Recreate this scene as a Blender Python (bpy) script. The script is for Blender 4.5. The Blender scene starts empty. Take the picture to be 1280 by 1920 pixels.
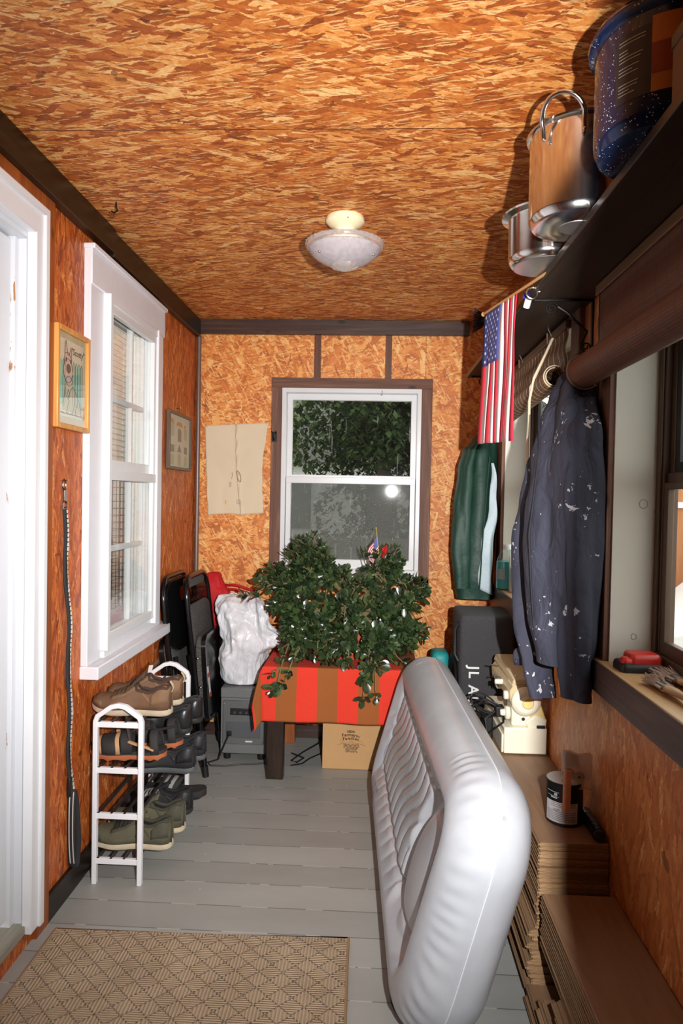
import bpy, math, random
from math import sin, cos, pi, sqrt, radians, atan2, exp
from mathutils import Vector, Matrix, noise
random.seed(7)
SC = bpy.context.scene
COL = SC.collection
V = Vector

# ------------------------------------------------------------------ materials
class NT:
    def __init__(s, name):
        s.m = bpy.data.materials.new(name); s.m.use_nodes = True
        s.t = s.m.node_tree; s.t.nodes.clear()
        s.out = s.t.nodes.new('ShaderNodeOutputMaterial')
    def n(s, typ, ins=None, **kw):
        x = s.t.nodes.new('ShaderNode' + typ)
        for k, v in kw.items(): setattr(x, k, v)
        for k, v in (ins or {}).items():
            if isinstance(v, bpy.types.NodeSocket): s.t.links.new(v, x.inputs[k])
            else: x.inputs[k].default_value = v
        return x
    def math(s, op, a, b=0.0, clamp=False):
        return s.n('Math', {0: a, 1: b}, operation=op, use_clamp=clamp).outputs[0]
    def mix(s, f, a, b, blend='MIX'):
        x = s.n('Mix', {0: f}, data_type='RGBA', blend_type=blend)
        for i, v in ((6, a), (7, b)):
            if isinstance(v, bpy.types.NodeSocket): s.t.links.new(v, x.inputs[i])
            else: x.inputs[i].default_value = (v[0], v[1], v[2], 1)
        return x.outputs[2]
    def ramp(s, f, stops, interp='LINEAR'):
        r = s.n('ValToRGB', {0: f}); c = r.color_ramp; c.interpolation = interp
        while len(c.elements) < len(stops): c.elements.new(.5)
        for e, (p, col) in zip(c.elements, stops):
            e.position = p
            e.color = (col[0], col[1], col[2], 1) if not isinstance(col, (int, float)) else (col, col, col, 1)
        return r.outputs[0]
    def obj(s): return s.n('TexCoord').outputs['Object']
    def xyz(s, v):
        x = s.n('SeparateXYZ', {0: v}); return x.outputs
    def vec(s, a, b, c=0.0):
        return s.n('CombineXYZ', {0: a, 1: b, 2: c}).outputs[0]
    def noise(s, v, scale, detail=3, rough=.55, dist=0.0):
        return s.n('TexNoise', {'Vector': v, 'Scale': scale, 'Detail': detail, 'Roughness': rough, 'Distortion': dist}).outputs['Fac']
    def scalev(s, v, sc):
        return s.n('VectorMath', {0: v, 1: sc}, operation='MULTIPLY').outputs[0]
    def bump(s, h, dist=.001, strength=1.0):
        return s.n('Bump', {'Height': h, 'Distance': dist, 'Strength': strength}).outputs[0]
    def bsdf(s, col, rough=.5, metal=0.0, normal=None, **ex):
        d = {'Base Color': col if isinstance(col, bpy.types.NodeSocket) else (col[0], col[1], col[2], 1), 'Roughness': rough, 'Metallic': metal}
        d.update(ex)
        p = s.n('BsdfPrincipled', d)
        if normal is not None: s.t.links.new(normal, p.inputs['Normal'])
        s.t.links.new(p.outputs[0], s.out.inputs[0]); return p
MATS = {}
def sr(r, g, b):
    f = lambda c: (c/255/12.92) if c/255 <= .04045 else ((c/255+.055)/1.055)**2.4
    return (f(r), f(g), f(b))
def plain(name, col, rough=.5, metal=0.0, var=.12, vs=14, bump=0.0, bs=120, **ex):
    """one-colour material with a little uneven wear"""
    if name in MATS: return MATS[name]
    t = NT(name); o = t.obj()
    n = t.noise(o, vs, 4)
    lo = tuple(c*(1-var) for c in col); hi = tuple(min(1, c*(1+var)) for c in col)
    c = t.mix(n, lo, hi)
    nm = t.bump(t.noise(o, bs, 3), bump) if bump else None
    t.bsdf(c, rough, metal, nm, **ex)
    MATS[name] = t.m; return t.m

def osb(name, axes, ang0, spread, stops, size=(.10, .026), rough=.5, seams=(), seed=0, layers=9, seamcol=.35, sliver=1.0):
    t = NT(name); o = t.obj(); s = t.xyz(o)
    uv = t.vec(s[axes[0]], s[axes[1]], 0.0)
    nz = t.n('TexNoise', {'Vector': uv, 'Scale': 28.0, 'Detail': 2.0}).outputs['Color']
    dv = t.n('VectorMath', {0: nz, 1: (.5, .5, .5)}, operation='SUBTRACT').outputs[0]
    dv = t.scalev(dv, (.010, .010, 0))
    nz2 = t.n('TexNoise', {'Vector': uv, 'Scale': 170.0, 'Detail': 2.0}).outputs['Color']
    dv2 = t.scalev(t.n('VectorMath', {0: nz2, 1: (.5, .5, .5)}, operation='SUBTRACT').outputs[0], (.005, .005, 0))
    dv = t.n('VectorMath', {0: dv, 1: dv2}, operation='ADD').outputs[0]
    uv = t.n('VectorMath', {0: uv, 1: dv}, operation='ADD').outputs[0]
    rnd = random.Random(seed)
    tone = pri = cv = None
    for i in range(layers):
        a = ang0 + spread*(2*((i*4) % layers+.5)/layers-1) + rnd.uniform(-.1, .1)
        r = t.n('VectorRotate', {0: uv, 'Angle': a}, rotation_type='Z_AXIS').outputs[0]
        k = (1.25, .55, .9, .4, 1.1, .65, .8, .45, 1.0)[i % 9]; k2 = k*rnd.uniform(.6, 1.1)
        q = t.scalev(r, (1/(size[0]*k), 1/(size[1]*k2), 1))
        q = t.n('VectorMath', {0: q, 1: (rnd.uniform(0, 50), rnd.uniform(0, 50), 0)}, operation='ADD').outputs[0]
        vo = t.n('TexVoronoi', {'Vector': q, 'Scale': 1.0}, voronoi_dimensions='2D')
        c = t.n('SeparateColor', {0: vo.outputs['Color']}).outputs
        p = t.math('SUBTRACT', c[1], t.math('MULTIPLY', vo.outputs['Distance'], .25))
        if tone is None: tone, pri, cv = c[0], p, q
        else:
            g = t.math('GREATER_THAN', p, pri)
            m = t.n('Mix', {0: g, 2: tone, 3: c[0]}, data_type='FLOAT').outputs[0]
            mv = t.n('Mix', {0: g, 4: cv, 5: q}, data_type='VECTOR').outputs[1]
            pri = t.math('MAXIMUM', p, pri); tone, cv = m, mv
    grain = t.noise(t.scalev(cv, (.8, 9, 1)), 1.0, 3, .6)
    big = t.noise(uv, 2.2, 3)
    fine = t.noise(uv, 75, 3, .65)
    tt = t.math('ADD', tone, t.math('MULTIPLY', t.math('SUBTRACT', grain, .5), .55))
    tt = t.math('ADD', tt, t.math('MULTIPLY', t.math('SUBTRACT', big, .5), .35))
    tt = t.math('ADD', tt, t.math('MULTIPLY', t.math('SUBTRACT', fine, .5), .7))
    tt = t.math('ADD', .5, t.math('MULTIPLY', t.math('SUBTRACT', tt, .5), .82))
    col = t.ramp(tt, stops)
    for sl, (amt, dx, th, cidx) in enumerate(((.6*sliver, 3.7, .91, -1), (.5*sliver, 9.1, .92, 0))):
        r = t.n('VectorRotate', {0: uv, 'Angle': ang0+(.35, -.5)[sl]*spread}, rotation_type='Z_AXIS').outputs[0]
        q = t.scalev(r, (1/(size[0]*.42), 1/(size[1]*.16), 1))
        q = t.n('VectorMath', {0: q, 1: (dx, dx*2, 0)}, operation='ADD').outputs[0]
        cc_ = t.n('SeparateColor', {0: t.n('TexVoronoi', {'Vector': q, 'Scale': 1.0}, voronoi_dimensions='2D').outputs['Color']}).outputs
        base_ = stops[cidx][1]
        col = t.mix(t.math('MULTIPLY', t.math('GREATER_THAN', cc_[0], th), amt), col, base_ if cidx else tuple(c*.62 for c in base_))
    kn = t.noise(uv, 11, 2)
    col = t.mix(t.math('MULTIPLY', t.math('GREATER_THAN', kn, .71), .7), col, tuple(c*.45 for c in stops[0][1]))
    for ax, val, w in seams:
        d = t.math('ABSOLUTE', t.math('SUBTRACT', s[ax], val))
        col = t.mix(t.math('MULTIPLY', t.math('LESS_THAN', d, w), .8), col, tuple(c*seamcol for c in stops[0][1]))
    h = t.math('ADD', pri, t.math('MULTIPLY', grain, .5))
    rg = t.math('ADD', rough-.12, t.math('MULTIPLY', grain, .3))
    t.bsdf(col, rg, 0, t.bump(h, .0012, .7))
    return t.m

def wood(name, cols, axis=2, rough=.45, ring=1.0, scale=1.0, bump=.0006, knots=True):
    """grain running along the object axis given"""
    if name in MATS: return MATS[name]
    t = NT(name); o = t.obj()
    sc = [26*scale]*3; sc[axis] = 1.6*scale
    g = t.noise(t.scalev(o, tuple(sc)), 1.0, 5, .6, 1.2*ring)
    sc2 = [190*scale]*3; sc2[axis] = 6*scale
    f = t.noise(t.scalev(o, tuple(sc2)), 1.0, 3, .6)
    x = t.math('ADD', t.math('MULTIPLY', g, .75), t.math('MULTIPLY', f, .25))
    c = t.ramp(x, [(.25, cols[0]), (.5, cols[1]), (.75, cols[2])])
    if knots:
        sk = [9]*3; sk[axis] = 4
        vo = t.n('TexVoronoi', {'Vector': t.scalev(o, tuple(sk)), 'Scale': 1.0}).outputs['Distance']
        c = t.mix(t.ramp(vo, [(.0, .9), (.07, .8), (.12, 0.0)]), c, tuple(k*.35 for k in cols[0]))
    t.bsdf(c, rough, 0, t.bump(x, bump))
    MATS[name] = t.m; return t.m

def glassmat(name, tint=(1, 1, 1), rough=.015, dust=0.0):
    if name in MATS: return MATS[name]
    t = NT(name)
    tr = t.n('BsdfTransparent', {0: (*tint, 1)}); gl = t.n('BsdfGlossy', {0: (1, 1, 1, 1), 'Roughness': rough})
    bf = t.n('NewGeometry').outputs['Backfacing']
    fr = t.n('Fresnel', {'IOR': t.n('Mix', {0: bf, 2: 1.5, 3: 1.0}, data_type='FLOAT').outputs[0]})
    m = t.n('MixShader', {0: fr.outputs[0], 1: tr.outputs[0], 2: gl.outputs[0]})
    last = m
    if dust:
        o = t.obj()
        d = t.noise(o, 3.0, 4); sp = t.n('TexVoronoi', {'Vector': o, 'Scale': 42.0}).outputs['Distance']
        spk = t.math('MULTIPLY', t.math('LESS_THAN', sp, .055), .5)
        st = t.noise(t.scalev(o, (60, 60, 4)), 1.0, 3)
        stv = t.math('MULTIPLY', t.math('GREATER_THAN', st, .68), .12)
        f = t.math('ADD', t.math('MULTIPLY', d, dust), t.math('ADD', spk, stv), True)
        df = t.n('BsdfDiffuse', {0: (.75, .75, .72, 1)})
        last = t.n('MixShader', {0: f, 1: m.outputs[0], 2: df.outputs[0]})
    t.t.links.new(last.outputs[0], t.out.inputs[0])
    MATS[name] = t.m; return t.m

# ------------------------------------------------------------------ mesh builder
def frame(d):
    d = d.normalized(); a = V((0, 0, 1)) if abs(d.z) < .9 else V((1, 0, 0))
    x = d.cross(a).normalized(); return x, d.cross(x).normalized()
class MB:
    def __init__(s): s.v = []; s.f = []
    def add(s, vs, fs, M=None):
        b = len(s.v)
        s.v += [tuple(M(p)) if M else tuple(p) for p in vs]; s.f += [tuple(b+i for i in q) for q in fs]; return s
    def box(s, x0, x1, y0, y1, z0, z1, M=None):
        e = .00013*(len(s.v)//8 % 9)   # boxes that share a face never lie in one plane
        x0 -= e; x1 += e; y0 -= e; y1 += e; z0 -= e; z1 += e
        vs = [(x, y, z) for x in (x0, x1) for y in (y0, y1) for z in (z0, z1)]
        return s.add(vs, [(0, 1, 3, 2), (4, 6, 7, 5), (0, 4, 5, 1), (2, 3, 7, 6), (0, 2, 6, 4), (1, 5, 7, 3)], M)
    def tube(s, pts, r, n=8, closed=False, M=None, flat=None):
        pts = [V(p) for p in pts]; k = len(pts); vs = []; fs = []
        px = None
        for i, p in enumerate(pts):
            a = pts[i-1] if (i > 0 or closed) else p; b = pts[(i+1) % k] if (i < k-1 or closed) else p
            d = (b-a); d = d if d.length > 1e-9 else V((0, 0, 1)); d.normalize()
            if px is None: x, y = frame(d)
            else:
                x = px-d*px.dot(d); x = x.normalized() if x.length > 1e-6 else frame(d)[0]; y = d.cross(x)
            px = x; rr = r[i] if isinstance(r, (list, tuple)) else r
            for j in range(n):
                th = 2*pi*j/n; e = flat or 1
                vs.append(p+x*cos(th)*rr+y*sin(th)*rr*e)
        for i in range(k if closed else k-1):
            for j in range(n):
                a = i*n+j; b = i*n+(j+1) % n; c = ((i+1) % k)*n+(j+1) % n; d = ((i+1) % k)*n+j
                fs.append((a, b, c, d))
        if not closed:
            fs.append(tuple(range(n-1, -1, -1))); fs.append(tuple((k-1)*n+j for j in range(n)))
        return s.add(vs, fs, M)
    def lathe(s, prof, c=(0, 0, 0), n=32, axis='z', wob=None, M=None, cap=True):
        vs = []; fs = []
        for i, (r, z) in enumerate(prof):
            for j in range(n):
                th = 2*pi*j/n; q = r*(1+(wob(i, th) if wob else 0))
                if axis == 'z': vs.append((c[0]+q*cos(th), c[1]+q*sin(th), c[2]+z))
                elif axis == 'y': vs.append((c[0]+q*cos(th), c[1]+z, c[2]+q*sin(th)))
                else: vs.append((c[0]+z, c[1]+q*cos(th), c[2]+q*sin(th)))
        for i in range(len(prof)-1):
            for j in range(n):
                fs.append((i*n+j, i*n+(j+1) % n, (i+1)*n+(j+1) % n, (i+1)*n+j))
        if cap and prof[0][0] > 1e-6: fs.append(tuple(range(n-1, -1, -1)))
        if cap and prof[-1][0] > 1e-6: fs.append(tuple((len(prof)-1)*n+j for j in range(n)))
        return s.add(vs, fs, M)
    def grid(s, fn, nu, nv, cu=False, cv=False, M=None):
        vs = [fn(i/(nu if cu else nu-1), j/(nv if cv else nv-1)) for i in range(nu) for j in range(nv)]
        fs = []
        for i in range(nu if cu else nu-1):
            for j in range(nv if cv else nv-1):
                fs.append((i*nv+j, ((i+1) % nu)*nv+j, ((i+1) % nu)*nv+(j+1) % nv, i*nv+(j+1) % nv))
        return s.add(vs, fs, M)
    def prism(s, poly, fn, d0, d1):
        """poly of (a,b) pairs; fn(a,b,d) -> point"""
        k = len(poly)
        vs = [fn(a, b, d0) for a, b in poly]+[fn(a, b, d1) for a, b in poly]
        fs = [tuple(range(k-1, -1, -1)), tuple(range(k, 2*k))]
        fs += [(i, (i+1) % k, k+(i+1) % k, k+i) for i in range(k)]
        return s.add(vs, fs)
    def rings(s, rs, cap=True):
        n = len(rs[0]); vs = [p for r in rs for p in r]; fs = []
        for i in range(len(rs)-1):
            for j in range(n): fs.append((i*n+j, i*n+(j+1) % n, (i+1)*n+(j+1) % n, (i+1)*n+j))
        if cap: fs += [tuple(range(n-1, -1, -1)), tuple((len(rs)-1)*n+j for j in range(n))]
        return s.add(vs, fs)
    def ball(s, c, r, n=12, M=None):
        r = r if isinstance(r, (list, tuple)) else (r, r, r)
        def f(u, v):
            a = -pi/2+pi*u; b = 2*pi*v
            return (c[0]+r[0]*cos(a)*cos(b), c[1]+r[1]*cos(a)*sin(b), c[2]+r[2]*sin(a))
        return s.grid(f, n, n*2, cv=True, M=M)
    def build(s, name, m, parent=None, smooth=True, ang=38, bevel=0, solid=0, sub=0, seg=2, kind=None):
        me = bpy.data.meshes.new(name); me.from_pydata([tuple(p) for p in s.v], [], s.f); me.update()
        import bmesh
        bm = bmesh.new(); bm.from_mesh(me); bmesh.ops.recalc_face_normals(bm, faces=bm.faces); bm.to_mesh(me); bm.free()
        if smooth:
            me.shade_smooth(); me.set_sharp_from_angle(angle=radians(ang))
        o = bpy.data.objects.new(name, me); COL.objects.link(o); me.materials.append(m)
        if solid:
            q = o.modifiers.new('thick', 'SOLIDIFY'); q.thickness = solid; q.offset = 0
        if bevel:
            q = o.modifiers.new('edge', 'BEVEL'); q.width = bevel; q.segments = seg; q.limit_method = 'ANGLE'; q.angle_limit = radians(35)
        if sub:
            q = o.modifiers.new('sub', 'SUBSURF'); q.levels = sub; q.render_levels = sub
        if parent is not None:
            o.parent = parent; o.matrix_parent_inverse = root_inv(parent)
        if kind: o['kind'] = kind
        return o
def root_inv(p):
    M = Matrix.Identity(4); chain = []
    q = p
    while q is not None: chain.append(q); q = q.parent
    for q in reversed(chain):
        M = M @ q.matrix_parent_inverse @ Matrix.LocRotScale(q.location, q.rotation_euler, q.scale) if q.parent else Matrix.LocRotScale(q.location, q.rotation_euler, q.scale)
    return M.inverted()
def tag(o, label, cat, group=None, kind=None):
    o['label'] = label; o['category'] = cat
    if group: o['group'] = group
    if kind: o['kind'] = kind
    return o
def thing(name, label, cat, loc, group=None):
    o = bpy.data.objects.new(name, None); COL.objects.link(o); o.location = loc; o.empty_display_size = .05
    return tag(o, label, cat, group)
def struct(o, label=None):
    o['kind'] = 'structure'
    if label: o['label'] = label
    return o
def copy_tree(o, parent=None):
    c = o.copy(); COL.objects.link(c)
    if parent is not None: c.parent = parent
    for ch in list(o.children): copy_tree(ch, c)
    return c
def text_geo(body, size, ext=.0004, align='CENTER', shear=0, spacing=1.0, bold=0):
    cu = bpy.data.curves.new('lettering', 'FONT'); cu.body = body; cu.size = size; cu.extrude = ext; cu.align_x = align; cu.align_y = 'CENTER'
    cu.shear = shear; cu.space_character = spacing; cu.resolution_u = 3; cu.offset = bold
    o = bpy.data.objects.new('lettering', cu); COL.objects.link(o); bpy.context.view_layer.update()
    me = bpy.data.meshes.new_from_object(o.evaluated_get(bpy.context.evaluated_depsgraph_get()))
    vs = [tuple(v.co) for v in me.vertices]; fs = [tuple(p.vertices) for p in me.polygons]
    bpy.data.objects.remove(o); bpy.data.curves.remove(cu); bpy.data.meshes.remove(me)
    return vs, fs
def plane_map(org, right, up, nrm=None):
    o = V(org); r = V(right); u = V(up); n = r.cross(u)
    return lambda p: o+r*p[0]+u*p[1]+n*p[2]
def lerp(a, b, t): return a+(b-a)*t
def interp(xs, ys, x):
    if x <= xs[0]: return ys[0]
    for i in range(len(xs)-1):
        if x <= xs[i+1]:
            t = (x-xs[i])/(xs[i+1]-xs[i]); t = t*t*(3-2*t)
            return ys[i]+(ys[i+1]-ys[i])*t
    return ys[-1]
def N(x, y=0, z=0): return noise.noise(V((x, y, z)))

SKY, FLASH, EXPO = 2.6, 420.0, 0.0
# room numbers (metres)
XL, XR, YB, HC = -1.0, .65, 3.78, 2.315

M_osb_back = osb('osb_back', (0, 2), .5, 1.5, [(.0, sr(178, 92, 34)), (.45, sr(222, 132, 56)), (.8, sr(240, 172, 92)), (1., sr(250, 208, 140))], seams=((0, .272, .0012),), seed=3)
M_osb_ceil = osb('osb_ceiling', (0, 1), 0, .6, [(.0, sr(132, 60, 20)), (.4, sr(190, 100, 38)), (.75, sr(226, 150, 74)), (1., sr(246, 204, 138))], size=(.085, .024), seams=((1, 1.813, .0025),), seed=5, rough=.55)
M_osb_left = osb('osb_left', (1, 2), pi/2, .55, [(.0, sr(135, 58, 20)), (.45, sr(182, 86, 30)), (.85, sr(206, 112, 46)), (1.1, sr(236, 170, 104))], seed=9, rough=.42, sliver=.55)  # same board as the back wall; dimmer grazing light put into a redder tint
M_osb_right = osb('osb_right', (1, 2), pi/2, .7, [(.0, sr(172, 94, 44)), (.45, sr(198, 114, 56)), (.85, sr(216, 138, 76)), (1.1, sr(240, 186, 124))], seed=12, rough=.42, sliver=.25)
M_dark = wood('dark_stain', (sr(14, 9, 5), sr(28, 19, 11), sr(46, 32, 20)), 1, .35)
M_darkx = wood('dark_stain_x', (sr(40, 27, 22), sr(66, 46, 38), sr(92, 70, 60)), 0, .35)
M_trimv = wood('trim_brown_v', (sr(72, 42, 30), sr(112, 74, 56), sr(164, 124, 104)), 2, .62)
M_trimx = wood('trim_brown_x', (sr(72, 42, 30), sr(112, 74, 56), sr(164, 124, 104)), 0, .62)
M_trimy = wood('trim_brown_y', (sr(52, 38, 32), sr(78, 60, 52), sr(104, 86, 76)), 1, .45)
M_stud = wood('stud_red_brown', (sr(112, 52, 18), sr(148, 76, 30), sr(174, 100, 48)), 2, .4)
M_white = plain('white_paint', sr(228, 229, 233), .35, var=.04)
M_alu = plain('white_aluminium', sr(222, 224, 226), .3, var=.05)
M_bronze = plain('bronze_aluminium', sr(92, 72, 58), .4, .3)
M_black = plain('black_rubber', sr(22, 22, 23), .5)
M_blackgloss = plain('black_enamel', sr(16, 16, 17), .18)
M_steel = plain('steel', (.62, .60, .57), .22, 1.0, var=.1)
M_iron = plain('wrought_iron', sr(30, 26, 25), .4, .5)
M_glass = glassmat('window_glass', (.96, .98, .97), .03)
M_glassd = glassmat('dusty_glass', (.95, .97, .96), .028, dust=.012)
# ------------------------------------------------------------------ floor
def floor_mat():
    t = NT('painted_boards'); o = t.obj(); s = t.xyz(o)
    b = t.math('DIVIDE', t.math('ADD', s[1], .035), .131)
    fr = t.math('FRACT', b); idx = t.math('FLOOR', b)
    rn = t.n('TexWhiteNoise', {1: idx}, noise_dimensions='1D').outputs[0]
    d = t.math('MINIMUM', fr, t.math('SUBTRACT', 1, fr))
    gap = t.math('LESS_THAN', d, .014)
    n = t.noise(t.scalev(o, (3, 9, 1)), 1.0, 5, .6)
    c = t.ramp(t.math('ADD', t.math('MULTIPLY', n, .6), t.math('MULTIPLY', rn, .4)), [(.2, sr(150, 151, 147)), (.8, sr(172, 174, 170))])
    gn = t.noise(t.scalev(o, (7, 1, 1)), 1.0, 3)
    gc = t.mix(t.math('GREATER_THAN', gn, .52), sr(98, 95, 88), sr(200, 196, 184))
    c = t.mix(t.math('MULTIPLY', gap, .75), c, gc)
    sp = t.n('TexVoronoi', {'Vector': o, 'Scale': 9.0}).outputs['Distance']
    c = t.mix(t.math('LESS_THAN', sp, .03), c, sr(205, 200, 188))
    h = t.math('SUBTRACT', t.math('MULTIPLY', n, .4), gap)
    t.bsdf(c, t.math('ADD', .3, t.math('MULTIPLY', n, .25)), 0, t.bump(h, .0012, .6))
    return t.m
struct(MB().box(XL-.12, XR+.14, -1.3, YB+.12, -.08, 0).build('floor', floor_mat(), smooth=False))
struct(MB().box(XL-.12, XR+.14, -1.3, YB+.12, HC, HC+.06).build('ceiling', M_osb_ceil, smooth=False))

def wall_holes(fn, a0, a1, z0, z1, holes):
    """boxes around rectangular openings (a0,a1,z0,z1); fn(b,a0,a1,z0,z1)"""
    holes = sorted(holes); x = a0; b = MB()
    for h in holes:
        fn(b, x, h[0], z0, z1)
        if h[2] > z0: fn(b, h[0], h[1], z0, h[2])
        if h[3] < z1: fn(b, h[0], h[1], h[3], z1)
        x = h[1]
    fn(b, x, a1, z0, z1); return b
# windows: left (in the house wall), back, far right, near right
WL = (2.40, 2.99, .76, 2.08); DR = (.95, 1.945, .07, 2.09)
WB = (-.516, .254, .93, 1.946)
WF = (2.27, 3.43, .915, 1.95); WN = (.72, 1.885, .915, 1.95)
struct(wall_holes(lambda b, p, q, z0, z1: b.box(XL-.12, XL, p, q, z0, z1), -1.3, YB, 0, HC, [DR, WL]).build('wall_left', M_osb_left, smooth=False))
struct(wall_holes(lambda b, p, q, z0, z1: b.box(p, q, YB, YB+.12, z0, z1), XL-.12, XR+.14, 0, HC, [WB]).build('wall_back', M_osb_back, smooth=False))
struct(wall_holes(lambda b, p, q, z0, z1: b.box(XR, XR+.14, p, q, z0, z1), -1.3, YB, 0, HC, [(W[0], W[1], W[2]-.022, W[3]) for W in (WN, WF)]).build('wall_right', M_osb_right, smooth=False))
M_rearwall = wood('brown_panelling', (sr(58, 38, 24), sr(80, 54, 36), sr(100, 70, 48)), 2, .6)
# the wall with the doorway the picture was taken from
struct(wall_holes(lambda b, p, q, z0, z1: b.box(p, q, .34, .46, z0, z1), XL, XR, 0, HC, [(-.68, .2765, 0, 2.2)]).build('wall_front', M_rearwall, smooth=False))
struct(MB().box(XL-.12, XR+.14, -1.42, -1.3, 0, HC).build('wall_rear', M_rearwall, smooth=False))

# dark beams, battens and corner strip
b = MB().box(XL, XL+.036, .46, 2.49, 2.226, HC); struct(b.build('trim_1', M_dark, bevel=.002))
b = MB().box(XL, XL+.03, 2.49, YB-.03, 2.216, HC-.006); struct(b.build('trim_2', M_dark, bevel=.002))
struct(MB().box(XL, .50, YB-.03, YB, 2.236, HC).build('trim_3', M_darkx, bevel=.002))
M_batten = wood('batten', (sr(70, 32, 14), sr(92, 46, 22), sr(118, 64, 34)), 2, .45)
for i, (x0, x1) in enumerate(((-.341, -.305), (.050, .085))):
    struct(MB().box(x0, x1, YB-.012, YB, 2.0, 2.236).build('trim_%d' % (4+i), M_batten, bevel=.001))
M_pole = plain('grey_corner_strip', sr(120, 104, 100), .35, .3)
struct(MB().tube([(XL+.02, YB-.02, 0), (XL+.02, YB-.02, 2.226)], .012, 10).build('trim_6', M_pole))
struct(MB().box(XL, XL+.014, 1.98, 2.058, .0, 2.226).box(XL, XL+.013, .46, 1.98, 2.175, 2.226).build('trim_7', M_stud, bevel=.001))
b = MB().box(XL, XL+.014, 2.058, YB, 0, .085); struct(b.build('baseboard_left', M_dark, bevel=.002))
struct(MB().box(XL, XR, YB-.012, YB, 0, .07).build('baseboard_back', M_darkx, bevel=.002))

# ------------------------------------------------------------------ white door on the left
def chipped():
    t = NT('old_white_paint'); o = t.obj()
    n = t.noise(t.scalev(o, (14, 14, 3.5)), 1.0, 5, .65)
    ed = t.noise(t.scalev(o, (40, 40, 6)), 1.0, 4, .7)
    m = t.math('MULTIPLY', t.math('GREATER_THAN', n, .62), t.math('GREATER_THAN', ed, .55))
    c = t.mix(m, sr(214, 216, 221), sr(170, 124, 84))
    t.bsdf(c, .35, 0, t.bump(t.math('MULTIPLY', m, -1), .001)); return t.m
M_chip = chipped()
M_grayw = wood('grey_threshold', (sr(120, 116, 104), sr(150, 146, 132), sr(178, 172, 158)), 1, .6)
door = thing('door_1', 'white painted door and casing in the left wall', 'door', (XL, 1.5, 0)); door['kind'] = 'structure'
b = MB()
b.box(XL, XL+.03, 1.915, 1.978, .055, 2.15); b.box(XL, XL+.03, .88, 1.978, 2.085, 2.17); b.box(XL, XL+.03, .88, .95, .055, 2.09)
b.box(XL, XL+.038, 1.955, 1.98, .055, 2.172); b.box(XL, XL+.038, .88, 1.98, 2.148, 2.172)
b.build('door_casing', M_white, door, bevel=.004)
MB().box(XL-.115, XL+.0, 1.925, 1.945, .08, 2.09).box(XL-.115, XL, .95, .97, .08, 2.09).box(XL-.115, XL, .95, 1.945, 2.07, 2.09).box(XL-.1, XL-.028, 1.905, 1.926, .08, 2.07).build('door_jamb', M_chip, door, bevel=.002)
MB().box(XL-.078, XL-.04, .972, 1.906, .10, 2.065).build('door_slab', M_chip, door, bevel=.004)
MB().box(XL-.12, XL+.012, .9, 1.972, .055, .082).build('threshold', M_grayw, door, bevel=.004)

# ------------------------------------------------------------------ left window with storm sash, sees into the house
w = thing('window_1', 'white double hung window with storm sash in the left wall', 'window', (XL, 2.7, .76)); w['kind'] = 'structure'
M_wood_w = plain('white_window_wood', sr(226, 226, 232), .4, var=.05, bump=.0006, bs=60)
b = MB().box(XL, XL+.026, 2.297, 2.41, .745, 2.19).box(XL, XL+.026, 2.95, 3.10, .745, 2.19).box(XL, XL+.03, 2.297, 3.11, 2.06, 2.188)
b.box(XL, XL+.04, 2.293, 3.118, 2.178, 2.196)
b.build('window_casing', M_wood_w, w, bevel=.004)
MB().box(XL-.12, XL+.065, 2.297, 3.187, .70, .745).build('window_sill', M_wood_w, w, bevel=.004)
b = MB().box(XL-.05, XL+.052, 2.412, 2.436, .775, 2.06).box(XL-.05, XL+.052, 2.955, 2.975, .775, 2.06).box(XL-.05, XL+.046, 2.412, 2.975, 2.03, 2.06).box(XL-.02, XL+.03, 2.436, 2.955, .745, .80)
b.build('storm_frame', M_white, w, bevel=.002)
xs = XL+.034
b = MB().box(xs-.012, xs+.008, 2.436, 2.462, .80, 2.03).box(xs-.012, xs+.008, 2.93, 2.955, .80, 2.03).box(xs-.012, xs+.008, 2.436, 2.955, .80, .835).box(xs-.014, xs+.012, 2.436, 2.955, 1.395, 1.43).box(xs-.012, xs+.008, 2.436, 2.955, 2.0, 2.03).box(xs-.03, xs-.012, 2.436, 2.955, 1.43, 1.47)
b.build('storm_sash', M_alu, w, bevel=.002)
MB().box(xs-.004, xs-.002, 2.46, 2.932, .833, 1.397).box(xs-.014, xs-.012, 2.46, 2.932, 1.47, 2.002).build('storm_glass', M_glass, w, smooth=False)
xi = XL-.022
b = MB().box(xi-.014, xi+.012, 2.40, 2.445, .76, 2.08).box(xi-.014, xi+.012, 2.945, 2.99, .76, 2.08).box(xi-.014, xi+.012, 2.4, 2.99, 2.03, 2.08).box(xi-.014, xi+.012, 2.4, 2.99, .76, .82).box(xi-.014, xi+.0125, 2.4, 2.99, 1.40, 1.45)
b.box(xi-.012, xi+.012, 2.80, 2.816, .82, 2.03).box(xi-.012, xi+.012, 2.44, 2.95, 1.70, 1.72).box(xi-.012, xi+.012, 2.44, 2.95, 1.12, 1.14)
b.build('inner_sash', M_wood_w, w, bevel=.003)
MB().box(XL-.118, XL-.001, 2.984, 2.9895, .76, 2.08).box(XL-.118, XL-.001, 2.4, 2.99, 2.072, 2.079).box(XL-.118, XL-.001, 2.4, 2.99, .761, .768).build('jamb_liner', M_wood_w, w, smooth=False)
MB().box(xi-.002, xi, 2.44, 2.95, .82, 2.03).build('inner_glass', M_glass, w, smooth=False)
M_blindw = plain('white_vinyl_slats', sr(228, 224, 218), .4)
bl = thing('mini_blind', 'white mini blind half lowered inside the left window', 'blind', (XL-.056, 2.69, 2.06))
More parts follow.
